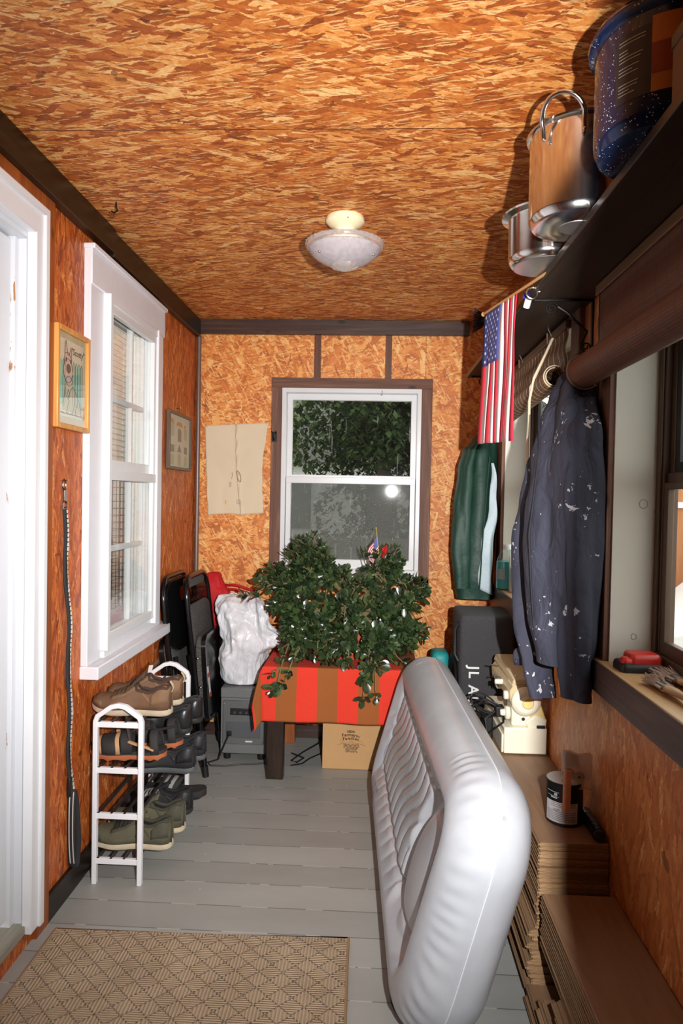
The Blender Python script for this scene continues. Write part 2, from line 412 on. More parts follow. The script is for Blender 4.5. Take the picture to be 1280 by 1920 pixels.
MB().box(XL-.07, XL-.042, 2.43, 2.93, 2.03, 2.06).build('head_rail', plain('grey_rail', sr(150, 150, 148), .4), bl, bevel=.002)
b = MB()
for k in range(26):
    z = 2.015-k*.0225
    b.grid(lambda u, v, z=z: (XL-.056+(u-.5)*.022, 2.435+v*.485, z+(u-.5)*-.010+.002*cos((u-.5)*pi)), 4, 2)
b.build('slats', M_blindw, bl, solid=.0008)
MB().box(XL-.068, XL-.044, 2.435, 2.92, 1.415, 1.43).build('bottom_rail', M_blindw, bl, bevel=.002)
for y in (2.50, 2.88): MB().tube([(XL-.0435, y, 2.03), (XL-.0435, y, 1.42)], .0012, 6).build('ladder_cord', M_blindw, bl)
cg = MB()
for k in range(13): cg.tube([(XL-.085, 2.42+k*.042, .86), (XL-.085, 2.42+k*.042, 1.40)], .0016, 5)
for k in range(19): cg.tube([(XL-.085, 2.41, .86+k*.03), (XL-.085, 2.95, .86+k*.03)], .0014, 5)
for k in range(10): cg.tube([(XL-.085-k*.03, 2.95, .86), (XL-.085-k*.03, 2.95, 1.4)], .0016, 5)
for k in range(19): cg.tube([(XL-.085, 2.95, .86+k*.03), (XL-.36, 2.95, .86+k*.03)], .0014, 5)
o = cg.build('wire_cage', plain('cage_wire', sr(60, 58, 58), .4, .6)); tag(o, 'dark wire cage behind the lower sash of the left window', 'cage')
pk = MB().grid(lambda u, v: (XL-.058+.012*sin(v*9)*(1-u)-.010*u, 2.43+v*.50, .80+u*(.085+.03*sin(v*5+1))), 10, 26)
o = pk.build('pink_cloth', plain('pink_cotton', sr(206, 150, 160), .9), solid=.006); tag(o, 'pink cloth along the bottom inside the left window', 'cloth')
M_house = plain('house_plaster', sr(226, 222, 218), .8)
b = MB().box(-2.3, -2.25, 1.8, 3.9, .2, 2.5).box(-2.3, -1.13, 3.85, 3.9, .2, 2.5).box(-2.3, -1.13, 1.8, 1.85, .2, 2.5).box(-2.3, -1.12, 1.8, 3.9, .2, .25).box(-2.3, -1.12, 1.8, 3.9, 2.45, 2.5)
struct(b.build('wall_house', M_house, smooth=False))

# ------------------------------------------------------------------ back window
w = thing('window_2', 'white sash window with brown wooden trim in the back wall', 'window', (-.13, YB, .93)); w['kind'] = 'structure'
t0 = YB-.02
MB().box(-.572, -.516, t0, YB, .90, 2.0).box(.254, .311, t0, YB, .87, 1.945).build('side_trim', M_trimv, w, bevel=.002)
MB().box(-.572, .311, t0-.002, YB, 1.945, 2.0).box(-.572, .311, t0, YB, .865, .905).build('head_trim', M_trimx, w, bevel=.002)
b = MB().box(-.516, -.49, YB-.015, YB+.1, .93, 1.946).box(.23, .254, YB-.015, YB+.1, .93, 1.946).box(-.516, .254, YB-.015, YB+.1, 1.92, 1.946).box(-.516, .254, YB-.03, YB+.1, .905, .95)
b.build('window_frame', M_alu, w, bevel=.003)
b = MB().box(-.49, -.46, YB+.03, YB+.055, 1.44, 1.92).box(.20, .23, YB+.03, YB+.055, 1.44, 1.92).box(-.49, .23, YB+.03, YB+.055, 1.885, 1.92).box(-.49, .23, YB+.03, YB+.055, 1.44, 1.468)
b.build('upper_sash', M_alu, w, bevel=.003)
b = MB().box(-.488, -.46, YB+.0, YB+.028, .95, 1.455).box(.20, .228, YB+.0, YB+.028, .95, 1.455).box(-.488, .228, YB-.002, YB+.028, 1.42, 1.456).box(-.488, .228, YB, YB+.028, .95, 1.0)
b.build('lower_sash', M_alu, w, bevel=.003)
MB().box(-.464, .204, YB+.042, YB+.044, 1.466, 1.888).build('upper_glass', M_glassd, w, smooth=False)
MB().box(-.464, .204, YB+.014, YB+.016, .998, 1.422).build('lower_glass', M_glassd, w, smooth=False)
def screenmat(name, f, c):
    t = NT(name); a = t.n('BsdfTransparent'); d = t.n('BsdfDiffuse', {0: (*c, 1)})
    m = t.n('MixShader', {0: f, 1: a.outputs[0], 2: d.outputs[0]}); t.t.links.new(m.outputs[0], t.out.inputs[0]); return t.m
M_screen = screenmat('insect_screen', .6, sr(128, 128, 124))
MB().box(-.475, .215, YB+.075, YB+.0755, .95, 1.44).build('insect_screen', M_screen, w, smooth=False)
MB().tube([(.035, YB-.018, 1.935), (.036, YB-.028, 1.93), (.036, YB-.03, 1.915), (.034, YB-.022, 1.908)], .0018, 6).build('blind_hook', M_steel, w)
o = thing('coat_hook', 'small metal coat hook on the left trim of the back window', 'hook', (-.554, YB-.02, 1.67))
MB().box(-.568, -.540, YB-.024, YB-.02, 1.645, 1.70).build('plate', M_iron, o, bevel=.001)
MB().tube([(-.554, YB-.024, 1.66), (-.554, YB-.05, 1.652), (-.554, YB-.062, 1.668), (-.554, YB-.06, 1.682)], .004, 8).tube([(-.56, YB-.024, 1.69), (-.566, YB-.045, 1.70)], .003, 6).tube([(-.548, YB-.024, 1.69), (-.542, YB-.045, 1.70)], .003, 6).build('hook', M_iron, o)

# ------------------------------------------------------------------ windows in the right wall
M_reveal = plain('cream_reveal', sr(214, 210, 198), .5, var=.04)
M_stain = plain('ring_stain', sr(168, 150, 122), .6)
def right_window(name, W, label, trims):
    w = thing(name, label, 'window', (XR, (W[0]+W[1])/2, W[2])); w['kind'] = 'structure'
    y0, y1, z0, z1 = W
    MB().box(XR-.002, XR+.14, y1-.006, y1, z0, z1).box(XR-.002, XR+.14, y0, y0+.006, z0, z1).box(XR-.002, XR+.14, y0, y1, z1-.006, z1).build('reveal', M_reveal, w, smooth=False)
    MB().box(XR-.032, XR+.14, y0-.07, y1+.13, z0-.022, z0).build('window_stool', wood('stool_pine', (sr(172, 136, 92), sr(190, 154, 108), sr(206, 172, 128)), 1, .45), w, bevel=.002)
    MB().box(XR-.036, XR-.0, y0-.07, y1+.14, z0-.085, z0-.001).build('apron', M_trimy, w, bevel=.002)
    MB().box(XR-.018, XR, y1, y1+.09, z0, 2.03).box(XR-.018, XR, y0-.09, y0, z0, 2.03).box(XR-.018, XR, y0, y1, z1, 2.03).build('side_trim', M_trimv, w, bevel=.002)
    x = XR+.125
    b = MB().box(x-.01, x+.03, y1-.04, y1-.006, z0, z1).box(x-.01, x+.03, y0+.006, y0+.04, z0, z1).box(x-.01, x+.03, y0, y1, z1-.05, z1).box(x-.02, x+.03, y0, y1, z0, z0+.035)
    b.box(x-.016, x-.01, y1-.03, y1-.006, z0, z1)
    b.build('window_frame', M_bronze, w, bevel=.002)
    b = MB().box(x+.006, x+.026, y1-.066, y1-.04, 1.40, z1-.05).box(x+.006, x+.026, y0+.04, y0+.066, 1.40, z1-.05).box(x+.0, x+.028, y0+.04, y1-.04, 1.40, 1.428)
    b.build('upper_sash', M_bronze, w, bevel=.002)
    b = MB().box(x+.008, x+.022, y1-.09, y1-.066, 1.428, z1-.05).box(x+.008, x+.022, y0+.066, y1-.066, 1.428, 1.455)
    b.build('gasket', M_black, w, bevel=.001)
    b = MB().box(x-.008, x+.01, y1-.064, y1-.04, z0+.035, 1.40).box(x-.008, x+.01, y0+.04, y0+.064, z0+.035, 1.4).box(x-.008, x+.012, y0+.04, y1-.04, z0+.035, z0+.07).box(x-.008, x+.012, y0+.04, y1-.04, 1.385, 1.402)
    b.build('lower_sash', M_bronze, w, bevel=.002)
    MB().box(x+.014, x+.016, y0+.05, y1-.05, 1.42, z1-.04).box(x, x+.002, y0+.05, y1-.05, z0+.05, 1.395).build('pane', M_glass, w, smooth=False)
    return w
w = right_window('window_3', WF, 'far window in the right wall behind the hanging jackets', 1)
w = right_window('window_4', WN, 'near window in the right wall with deep cream reveal', 1)
M_ring = MB()
for (x, z, r) in ((.728, 1.345, .011), (.766, 1.325, .008), (.712, .985, .007)):
    M_ring.tube([(x+r*cos(a*pi/12), WN[1]-.0062, z+r*1.1*sin(a*pi/12)) for a in range(24)], .0011, 5, closed=True, M=lambda p: p)
M_ring.build('ring_stains', M_stain, w)
# ------------------------------------------------------------------ ceiling light and hook
lx, ly = -.117, 2.385
L = thing('ceiling_light', 'cream ceiling light with pressed glass bowl in the middle of the ceiling', 'lamp', (lx, ly, HC))
M_cream = plain('cream_enamel', sr(240, 228, 190), .25, var=.04)
MB().lathe([(.064, 0), (.067, -.004), (.067, -.016), (.061, -.022), (.052, -.030), (.038, -.037), (.031, -.043), (.029, -.05), (.029, -.105), (.028, -.11)], (lx, ly, HC), 40).build('canopy', M_cream, L)
def frosted():
    t = NT('frosted_glass'); o = t.obj()
    n = t.noise(o, 60, 3)
    p = t.bsdf(t.ramp(n, [(.3, (.50, .45, .47)), (.7, (.62, .57, .59))]), .28, 0, t.bump(n, .001, .5), **{'Transmission Weight': .25, 'IOR': 1.3}); return t.m
M_frost = frosted()
def clearglass():
    t = NT('pressed_clear_glass'); t.bsdf((.93, .88, .85), .06, 0, None, **{'Transmission Weight': .75, 'IOR': 1.45}); return t.m
M_clear = clearglass()
zr = HC-.103
prof = [(.045, -.062), (.064, -.056), (.086, -.045), (.103, -.034), (.116, -.021), (.123, -.011), (.1255, -.006)]
b = MB().lathe([(r, z) for r, z in prof]+[(r-.003, z+.001) for r, z in reversed(prof)], (lx, ly, zr), 64, wob=lambda i, th: .012*abs(cos(th*3))**3, cap=False)
b.build('glass_bowl', M_frost, L)
b = MB().lathe([(.122, -.010), (.130, -.006), (.136, .002), (.137, .012), (.131, .014), (.126, .004)], (lx, ly, zr), 96, wob=lambda i, th: .013*cos(th*40)*(i > 0), cap=False)
b.build('glass_rim', M_clear, L)
b = MB().lathe([(.047, -.061), (.045, -.067), (.034, -.072), (.018, -.076), (.008, -.081), (0, -.082)], (lx, ly, zr), 60, wob=lambda i, th: .08*cos(th*12)*(0 < i < 4))
b.build('glass_boss', M_clear, L)
M_bead = plain('bead_metal', (.75, .7, .6), .2, 1.0)
for a in (-60, 60, 180):
    th = radians(a-90+10)
    MB().ball((lx+.106*cos(th), ly+.106*sin(th), zr-.036), .0042, 8).build('bead', M_bead, L)
MB().ball((lx+.012, ly-.060, HC-.022), .003, 8).build('screw', M_steel, L)
MB().tube([(-.874, 2.255, HC), (-.874, 2.255, HC-.018), (-.866, 2.25, HC-.03), (-.876, 2.245, HC-.04), (-.886, 2.246, HC-.034)], .0026, 8).build('ceiling_hook', M_iron)
tag(bpy.data.objects['ceiling_hook'], 'small brass cup hook screwed into the ceiling left of the lamp', 'hook')

# ------------------------------------------------------------------ framed pictures on the left wall
def wallmap(y0, y1, z0, z1, x):
    return lambda u, v, d=0.0: (x+d, y0+(y1-y0)*u, z0+(z1-z0)*v)
P = thing('framed_picture', 'light oak framed drawing of a dog beside the left window', 'picture', (XL, 2.17, 1.548))
M_oak = wood('oak_frame', (sr(176, 112, 48), sr(208, 146, 74), sr(232, 178, 104)), 2, .35, knots=False)
y0, y1, z0, z1 = 2.057, 2.297, 1.548, 1.868
fx = XL+.006
b = MB().box(fx, fx+.022, y0, y0+.016, z0, z1).box(fx, fx+.022, y1-.016, y1, z0, z1).box(fx, fx+.022, y0+.016, y1-.016, z0, z0+.016).box(fx, fx+.022, y0+.016, y1-.016, z1-.016, z1)
b.build('frame', M_oak, P, bevel=.003)
M_mat = plain('mount_board', sr(190, 174, 146), .8)
M_paper = plain('drawing_paper', sr(214, 200, 180), .85, var=.06)
MB().box(fx, fx+.009, y0+.012, y1-.012, z0+.012, z1-.012).build('mount', M_mat, P, smooth=False)
pm = wallmap(y0+.034, y1-.034, z0+.04, z1-.036, fx+.0095)
MB().prism([(0, 0), (1, 0), (1, 1), (0, 1)], pm, 0, .001).build('paper', M_paper, P, smooth=False)
d0 = .0012
M_teal = plain('teal_crayon', sr(140, 190, 172), .9); M_ink = plain('pencil_ink', sr(70, 58, 52), .8); M_pinkc = plain('dog_wash', sr(204, 176, 166), .9); M_sweat = plain('sweater_wash', sr(184, 172, 142), .9); M_nose = plain('nose_graphite', sr(96, 84, 76), .8)
b = MB()
for u in (.02, .11, .52, .63, .74, .86):
    b.prism([(u, .14), (u+.085, .14), (u+.085, .70), (u+.042, .745), (u, .70)], pm, d0, d0+.0004)
b.build('fence_drawing', M_teal, P, smooth=False)
ell = lambda cx, cy, rx, ry, n=24: [(cx+rx*cos(2*pi*i/n), cy+ry*sin(2*pi*i/n)) for i in range(n)]
body = [(.10, .08), (.12, .30), (.20, .42), (.36, .44), (.52, .42), (.70, .30), (.82, .20), (.88, .06)]
MB().prism(body, pm, d0+.0005, d0+.0009).build('dog_body_drawing', M_sweat, P, smooth=False)
b = MB().prism(ell(.32, .60, .185, .155), pm, d0+.001, d0+.0014).prism(ell(.32, .73, .16, .09), pm, d0+.0005, d0+.001)
b.prism([(.18, .78), (.20, .97), (.24, .98), (.31, .80)], pm, d0+.0006, d0+.0012).prism([(.36, .80), (.43, .92), (.47, .90), (.45, .76)], pm, d0+.0006, d0+.0012).prism(ell(.36, .47, .13, .06), pm, d0+.0011, d0+.0016)
b.build('dog_head_drawing', M_pinkc, P, smooth=False)
MB().prism(ell(.34, .63, .095, .062), pm, d0+.0016, d0+.002).prism(ell(.24, .74, .03, .03), pm, d0+.0016, d0+.002).prism(ell(.43, .73, .03, .03), pm, d0+.0016, d0+.002).build('nose_drawing', M_nose, P, smooth=False)
b = MB(); ln = lambda pts, r=.0009: b.tube([pm(u, v, d0+.0018) for u, v in pts], r, 5)
ln(ell(.32, .60, .185, .155)); ln([(.16, .66), (.15, .74), (.2, .82), (.3, .84), (.4, .8), (.47, .76), (.46, .68)])
ln([(.18, .80), (.19, .96), (.225, .985), (.31, .80)]); ln([(.36, .80), (.43, .92), (.47, .90), (.45, .76)])
ln(ell(.36, .47, .13, .06)); ln([(.2, .45), (.18, .3), (.12, .12)]); ln([(.52, .42), (.7, .31), (.84, .2), (.9, .06)])
ln([(.2, .42), (.24, .28), (.34, .22), (.42, .34), (.5, .4)]); ln([(.34, .36), (.4, .30), (.36, .25), (.30, .30), (.34, .36)])
ln([(.38, .22), (.3, .12), (.28, .05)]); ln([(.62, .28), (.6, .16), (.5, .04)]); ln([(.72, .2), (.66, .12), (.64, .04)])
for k in range(9): ln([(.02+k*.1, .035+.012*(k % 2)), (.07+k*.1, .05-.012*(k % 2)), (.12+k*.1, .035)], .0014)
for u in (.11, .52, .63, .74, .86): ln([(u, .16), (u, .70), (u+.042, .745), (u+.085, .70), (u+.085, .16)], .0006)
b.build('pencil_lines', M_ink, P)
vs, fs = text_geo('"Scotty"', .030, .0003, shear=.25)
MB().add(vs, fs, plane_map(pm(.74, .875, d0+.001), (0, 1, 0), (0, -.12, 1))).build('lettering', M_ink, P, smooth=False)
MB().box(fx+.014, fx+.015, y0+.014, y1-.014, z0+.014, z1-.014).build('picture_glass', M_glass, P, smooth=False)

P = thing('framed_picture', 'dark framed faded print of a church front near the corner', 'picture', (XL, 3.43, 1.47))
y0, y1, z0, z1 = 3.225, 3.62, 1.468, 1.752
fx = XL+.005; M_greyf = wood('grey_frame', (sr(66, 52, 42), sr(96, 82, 68), sr(120, 106, 92)), 2, .4, knots=False)
b = MB().box(fx, fx+.018, y0, y0+.02, z0, z1).box(fx, fx+.018, y1-.02, y1, z0, z1).box(fx, fx+.018, y0, y1, z0, z0+.014).box(fx, fx+.018, y0, y1, z1-.014, z1)
b.build('frame', M_greyf, P, bevel=.003)
pm = wallmap(y0+.018, y1-.018, z0+.012, z1-.012, fx+.008)
MB().prism([(0, 0), (1, 0), (1, 1), (0, 1)], pm, -.006, .001).build('print_sheet', plain('print_paper', sr(196, 184, 160), .85, var=.08), P, smooth=False)
M_p1 = plain('print_grey', sr(150, 138, 112), .9); M_p2 = plain('print_olive', sr(176, 166, 136), .9); M_p3 = plain('print_ochre', sr(186, 148, 96), .9)
arch = lambda u0, u1, v0, v1: [(u0, v0), (u1, v0), (u1, v1-.05), ((u0+u1)/2+.25*(u1-u0), v1-.01), ((u0+u1)/2, v1), ((u0+u1)/2-.25*(u1-u0), v1-.01), (u0, v1-.05)]
MB().prism(arch(.40, .58, .50, .76), pm, .001, .0016).build('window_print', M_p1, P, smooth=False)
MB().prism([(.06, .28), (.24, .28), (.24, .42), (.06, .42)], pm, .001, .0016).build('window_print', M_p1, P, smooth=False)
MB().prism([(.72, .28), (.88, .28), (.88, .42), (.72, .42)], pm, .001, .0016).build('window_print', M_p1, P, smooth=False)
MB().prism([(.38, .30), (.6, .30), (.49, .45)], pm, .001, .0016).build('window_print', M_p1, P, smooth=False)
MB().prism(arch(.40, .58, .04, .27), pm, .001, .0016).build('door_print', M_p2, P, smooth=False)
MB().prism(arch(.08, .24, .04, .25), pm, .001, .0016).build('door_print', M_p2, P, smooth=False)
MB().prism(arch(.72, .88, .04, .25), pm, .001, .0016).build('door_print', M_p2, P, smooth=False)
MB().prism([(.08, .58), (.22, .58), (.22, .80), (.08, .80)], pm, .001, .0016).build('door_print', M_p2, P, smooth=False)
MB().prism([(.70, .56), (.86, .56), (.86, .78), (.70, .78)], pm, .001, .0016).build('door_print', M_p2, P, smooth=False)
MB().prism([(.05, .82), (.22, .80), (.22, .90), (.05, .92)], pm, .001, .0016).prism([(.32, .80), (.66, .79), (.6, .88), (.38, .88)], pm, .001, .0015).prism([(.70, .80), (.80, .79), (.80, .85), (.72, .85)], pm, .001, .0016).build('tint', M_p3, P, smooth=False)
o = MB().tube([(XL, 3.40, 1.775), (XL+.02, 3.40, 1.779)], .0022, 6).ball((XL+.021, 3.40, 1.779), .005, 8).build('picture_nail', M_steel); tag(o, 'bright nail head in the left wall above the church print', 'nail')

# ------------------------------------------------------------------ leash
Lh = thing('dog_leash', 'black dog leash with stitched reflective edge hanging on the left wall', 'leash', (XL, 2.19, .09))
M_web = plain('black_webbing', sr(42, 42, 44), .85, bump=.0008, bs=500); M_refl = plain('reflective_thread', sr(208, 204, 196), .5)
def lpos(z): return 2.150+.065*(1.30-z)/1.0+.006*sin(z*9)
x = XL+.012
b = MB().grid(lambda u, v: (x+.004*sin(u*20), lpos(1.30-u*.96)+(v-.5)*.024, 1.30-u*.96), 60, 2); b.build('strap', M_web, Lh, solid=.003)
b = MB()
for k in range(62):
    z = 1.285-k*.0152
    yy = lpos(z)+.0095; b.box(x+.0015, x+.0040+.004*sin((1.30-z)/.96*20), yy-.002, yy+.002, z-.005, z+.005)
b.build('reflective_stitching', M_refl, Lh, smooth=False)
loop = [(lpos(.34), .355), (lpos(.3)+.016, .30), (lpos(.2)+.024, .18), (lpos(.1)+.012, .098), (lpos(.1)-.012, .095), (lpos(.2)-.022, .18), (lpos(.3)-.014, .30)]
b = MB(); pts = loop+[loop[0]]; n = len(loop)
def cr(t):
    i = int(t*n) % n; f = t*n-int(t*n); p = [loop[(i+j-1) % n] for j in range(4)]
    return tuple(.5*((2*p[1][k])+(-p[0][k]+p[2][k])*f+(2*p[0][k]-5*p[1][k]+4*p[2][k]-p[3][k])*f*f+(-p[0][k]+3*p[1][k]-3*p[2][k]+p[3][k])*f**3) for k in (0, 1))
b.grid(lambda u, v: (x-.008+v*.026, *cr(u if u < 1 else 0)), 48, 2, cu=True); b.build('hand_loop', M_web, Lh, solid=.005)
b.v = []; b.f = []
b.box(x-.008, x+.004, lpos(.36)-.015, lpos(.36)+.015, .335, .40); b.build('keeper', M_black, Lh, bevel=.003)
b = MB()
for dv in (.006, .018):
    b.tube([(x-.006+dv, cr(u)[0]-.0032, cr(u)[1]) for u in [.60+i/40*.36 for i in range(41)]], .0017, 5)
b.build('reflective_stripe', M_refl, Lh)
M_chrome = plain('dark_chrome', (.30, .29, .28), .2, 1.0)
zz = 1.30; yy = lpos(1.30)
MB().tube([(x, yy-.012, zz-.006), (x, yy+.012, zz-.006), (x, yy+.012, zz+.012), (x, yy, zz+.022), (x, yy-.012, zz+.012)], .003, 8, closed=True).tube([(x, yy, zz+.02), (x, yy-.003, zz+.055)], .0055, 10).tube([(x, yy-.004+.010*cos(a), zz+.070+.018*sin(a)) for a in [i*pi/9 for i in range(18)]], .0028, 8, closed=True).build('snap_clip', M_chrome, Lh)
o = MB().tube([(XL, yy-.004, zz+.083), (XL+.024, yy-.004, zz+.086)], .002, 6).build('wall_nail', M_steel); tag(o, 'nail in the left wall that the leash hangs from', 'nail')

# ------------------------------------------------------------------ canvas pinned on the back wall
cn = thing('canvas_cloth', 'creased cream canvas pinned on the back wall left of the window', 'cloth', (-.76, YB, 1.23))
def edge(a, b, t): return a+(b-a)*t
def canv(u, v):
    xl = -.944+.022*(1-v)+.004*N(v*6, 1); xr = -.588-.020*(1-v)-.02*max(0, sin((1-v)*pi))+.005*N(v*7, 9)
    zt = 1.731+.020*u; zb = 1.233+.008*sin(u*4)+.022*max(0, u-.62)/.38
    x = edge(xl, xr, u); z = edge(zb, zt, v)
    fold = .5+.11*(1-v); f = exp(-((u-fold)/.012)**2)*.010
    d = .010+.006*abs(N(u*3, v*3))+f+.012*max(0, u-.75)*(1-v)
    return (x, YB-d, z)
M_canvas = plain('cream_canvas', sr(222, 206, 178), .95, var=.05, vs=6, bump=.0004, bs=700)
MB().grid(canv, 56, 60).build('cloth', M_canvas, cn, solid=.0015)
b = MB(); pmc = lambda u, v: (V(canv(u, v))+V((0, -.0018, 0)))
vs = [(.43, .45), (.47, .46), (.46, .42), (.45, .39)]
M_pg = plain('pencil_grey', sr(128, 116, 100), .9)
MB().tube([pmc(*q) for q in vs], .0012, 5).build('pencil_print', M_pg, cn)
for cx, cy, r in ((.42, .315, .014), (.425, .345, .011)): b.tube([pmc(cx+r*cos(a*pi/8)*1.2, cy+r*sin(a*pi/8)) for a in range(16)], .001, 5, closed=True)
b.tube([pmc(.565+.035*cos(a*pi/8), .14+.025*sin(a*pi/8)) for a in range(16)], .0009, 5, closed=True); b.tube([pmc(.55, .155), pmc(.57, .15), pmc(.555, .14), pmc(.575, .132), pmc(.55, .125)], .0008, 5)
b.tube([pmc(.58+.03*cos(a*pi/8)+.02*(sin(a*pi/8)), .42-.06*sin(a*pi/8)) for a in range(16)], .0022, 5, closed=True)
b.build('pencil_print', plain('pencil_grey', sr(128, 116, 100), .9), cn)
b = MB(); b.tube([pmc(.33, .155), pmc(.335, .13), pmc(.33, .11)], .004, 6); b.build('yellow_spot', plain('yellow_stain', sr(214, 190, 92), .95), cn)
for q in ((.03, .985), (.5, .985), (.97, .985)):
    p = canv(*q); MB().ball((p[0], p[1]-.002, p[2]), .003, 6).build('pin', M_steel, cn)

# ------------------------------------------------------------------ doormat rug
def rugmat():
    t = NT('woven_rug'); o = t.obj(); s = t.xyz(o)
    k = 1/.067
    u = t.math('MULTIPLY', t.math('ADD', s[0], t.math('MULTIPLY', s[1], 1.12)), k); v = t.math('MULTIPLY', t.math('SUBTRACT', s[0], t.math('MULTIPLY', s[1], 1.02)), k)
    def ln(q): 
        f = t.math('FRACT', q); return t.math('MINIMUM', f, t.math('SUBTRACT', 1, f))
    d = t.math('MINIMUM', ln(u), ln(v))
    ck = t.math('MODULO', t.math('ADD', t.math('FLOOR', u), t.math('FLOOR', v)), 2)
    ck = t.math('ABSOLUTE', ck)
    r1 = t.math('SINE', t.math('MULTIPLY', s[1], 820)); r2 = t.math('SINE', t.math('MULTIPLY', s[0], 640))
    rib = t.n('Mix', {0: ck, 2: r1, 3: r2}, data_type='FLOAT').outputs[0]
    fl = t.noise(o, 420, 2); bg = t.noise(o, 7, 4)
    x = t.math('ADD', t.math('MULTIPLY', rib, .13), t.math('ADD', t.math('MULTIPLY', fl, .5), t.math('MULTIPLY', bg, .45)))
    c = t.ramp(x, [(.15, sr(138, 118, 94)), (.5, sr(184, 162, 134)), (.9, sr(210, 192, 166))])
    dots = t.math('GREATER_THAN', t.math('SINE', t.math('MULTIPLY', s[0], 700)), -.35)
    lnm = t.math('MULTIPLY', t.math('LESS_THAN', d, .045), dots)
    c = t.mix(t.math('MULTIPLY', lnm, .75), c, sr(84, 76, 66))
    t.bsdf(c, .95, 0, t.bump(t.math('SUBTRACT', rib, t.math('MULTIPLY', lnm, 1.5)), .0018, .8)); return t.m
R = thing('doormat', 'beige woven doormat with dark diamond lines on the grey floor', 'rug', (-.5, 1.6, 0))
M_rug = rugmat()
MB().prism([(-.944, 2.022), (-.05, 2.045), (-.038, 1.02), (-.944, 1.02)], lambda a, b_, d: (a, b_, d), .001, .010).build('weave', M_rug, R, bevel=.003)
M_bind = plain('rug_binding', sr(158, 128, 92), .9, bump=.0006, bs=400)
MB().tube([(-.944, 2.022, .006), (-.05, 2.045, .006), (-.038, 1.02, .006), (-.944, 1.02, .006)], .006, 8, closed=True).build('binding', M_bind, R)

# ------------------------------------------------------------------ shoe rack and shoes
RK = thing('shoe_rack', 'white four tier shoe rack with dark rods against the left wall', 'shoe rack', (-.857, 2.58, 0))
M_rack = plain('white_plastic', sr(238, 238, 242), .35, var=.03)
rx0, rx1 = -.944, -.768; levels = (.085, .242, .40, .558)
for yy in (2.285, 2.878):
    b = MB()
    xa, xb = rx0+.009, rx1-.009; xm = (xa+xb)/2
    path = [(xa, 0), (xa, .565), (xa+.006, .582), (xm-.025, .615), (xm, .620), (xm+.025, .615), (xb-.006, .582), (xb, .565), (xb, 0)]
    def ring(i):
        p = V((path[i][0], 0, path[i][1])); a = V((path[max(0, i-1)][0], 0, path[max(0, i-1)][1])); c = V((path[min(8, i+1)][0], 0, path[min(8, i+1)][1]))
        d = (c-a).normalized(); nrm = V((d.z, 0, -d.x))
        return [tuple(p+nrm*q*.0085+V((0, yy+w*.010, 0))) for q, w in ((-1, -1), (1, -1), (1, 1), (-1, 1))]
    b.rings([ring(i) for i in range(9)])
    b.build('end_frame', M_rack, RK, bevel=.003)
    for z in levels:
        MB().box(xa, xb, yy-.007, yy+.007, z-.014, z+.006).build('crossbar', M_rack, RK, bevel=.002)
M_rod = plain('grey_rod', sr(66, 66, 68), .3, .6)
for z in levels:
    for f in (.06, .36, .66, .96):
        x = rx0+.012+(rx1-rx0-.024)*f
        MB().tube([(x, 2.279, z+.003), (x, 2.884, z+.003)], .0052, 10).build('rod', M_rod, RK)
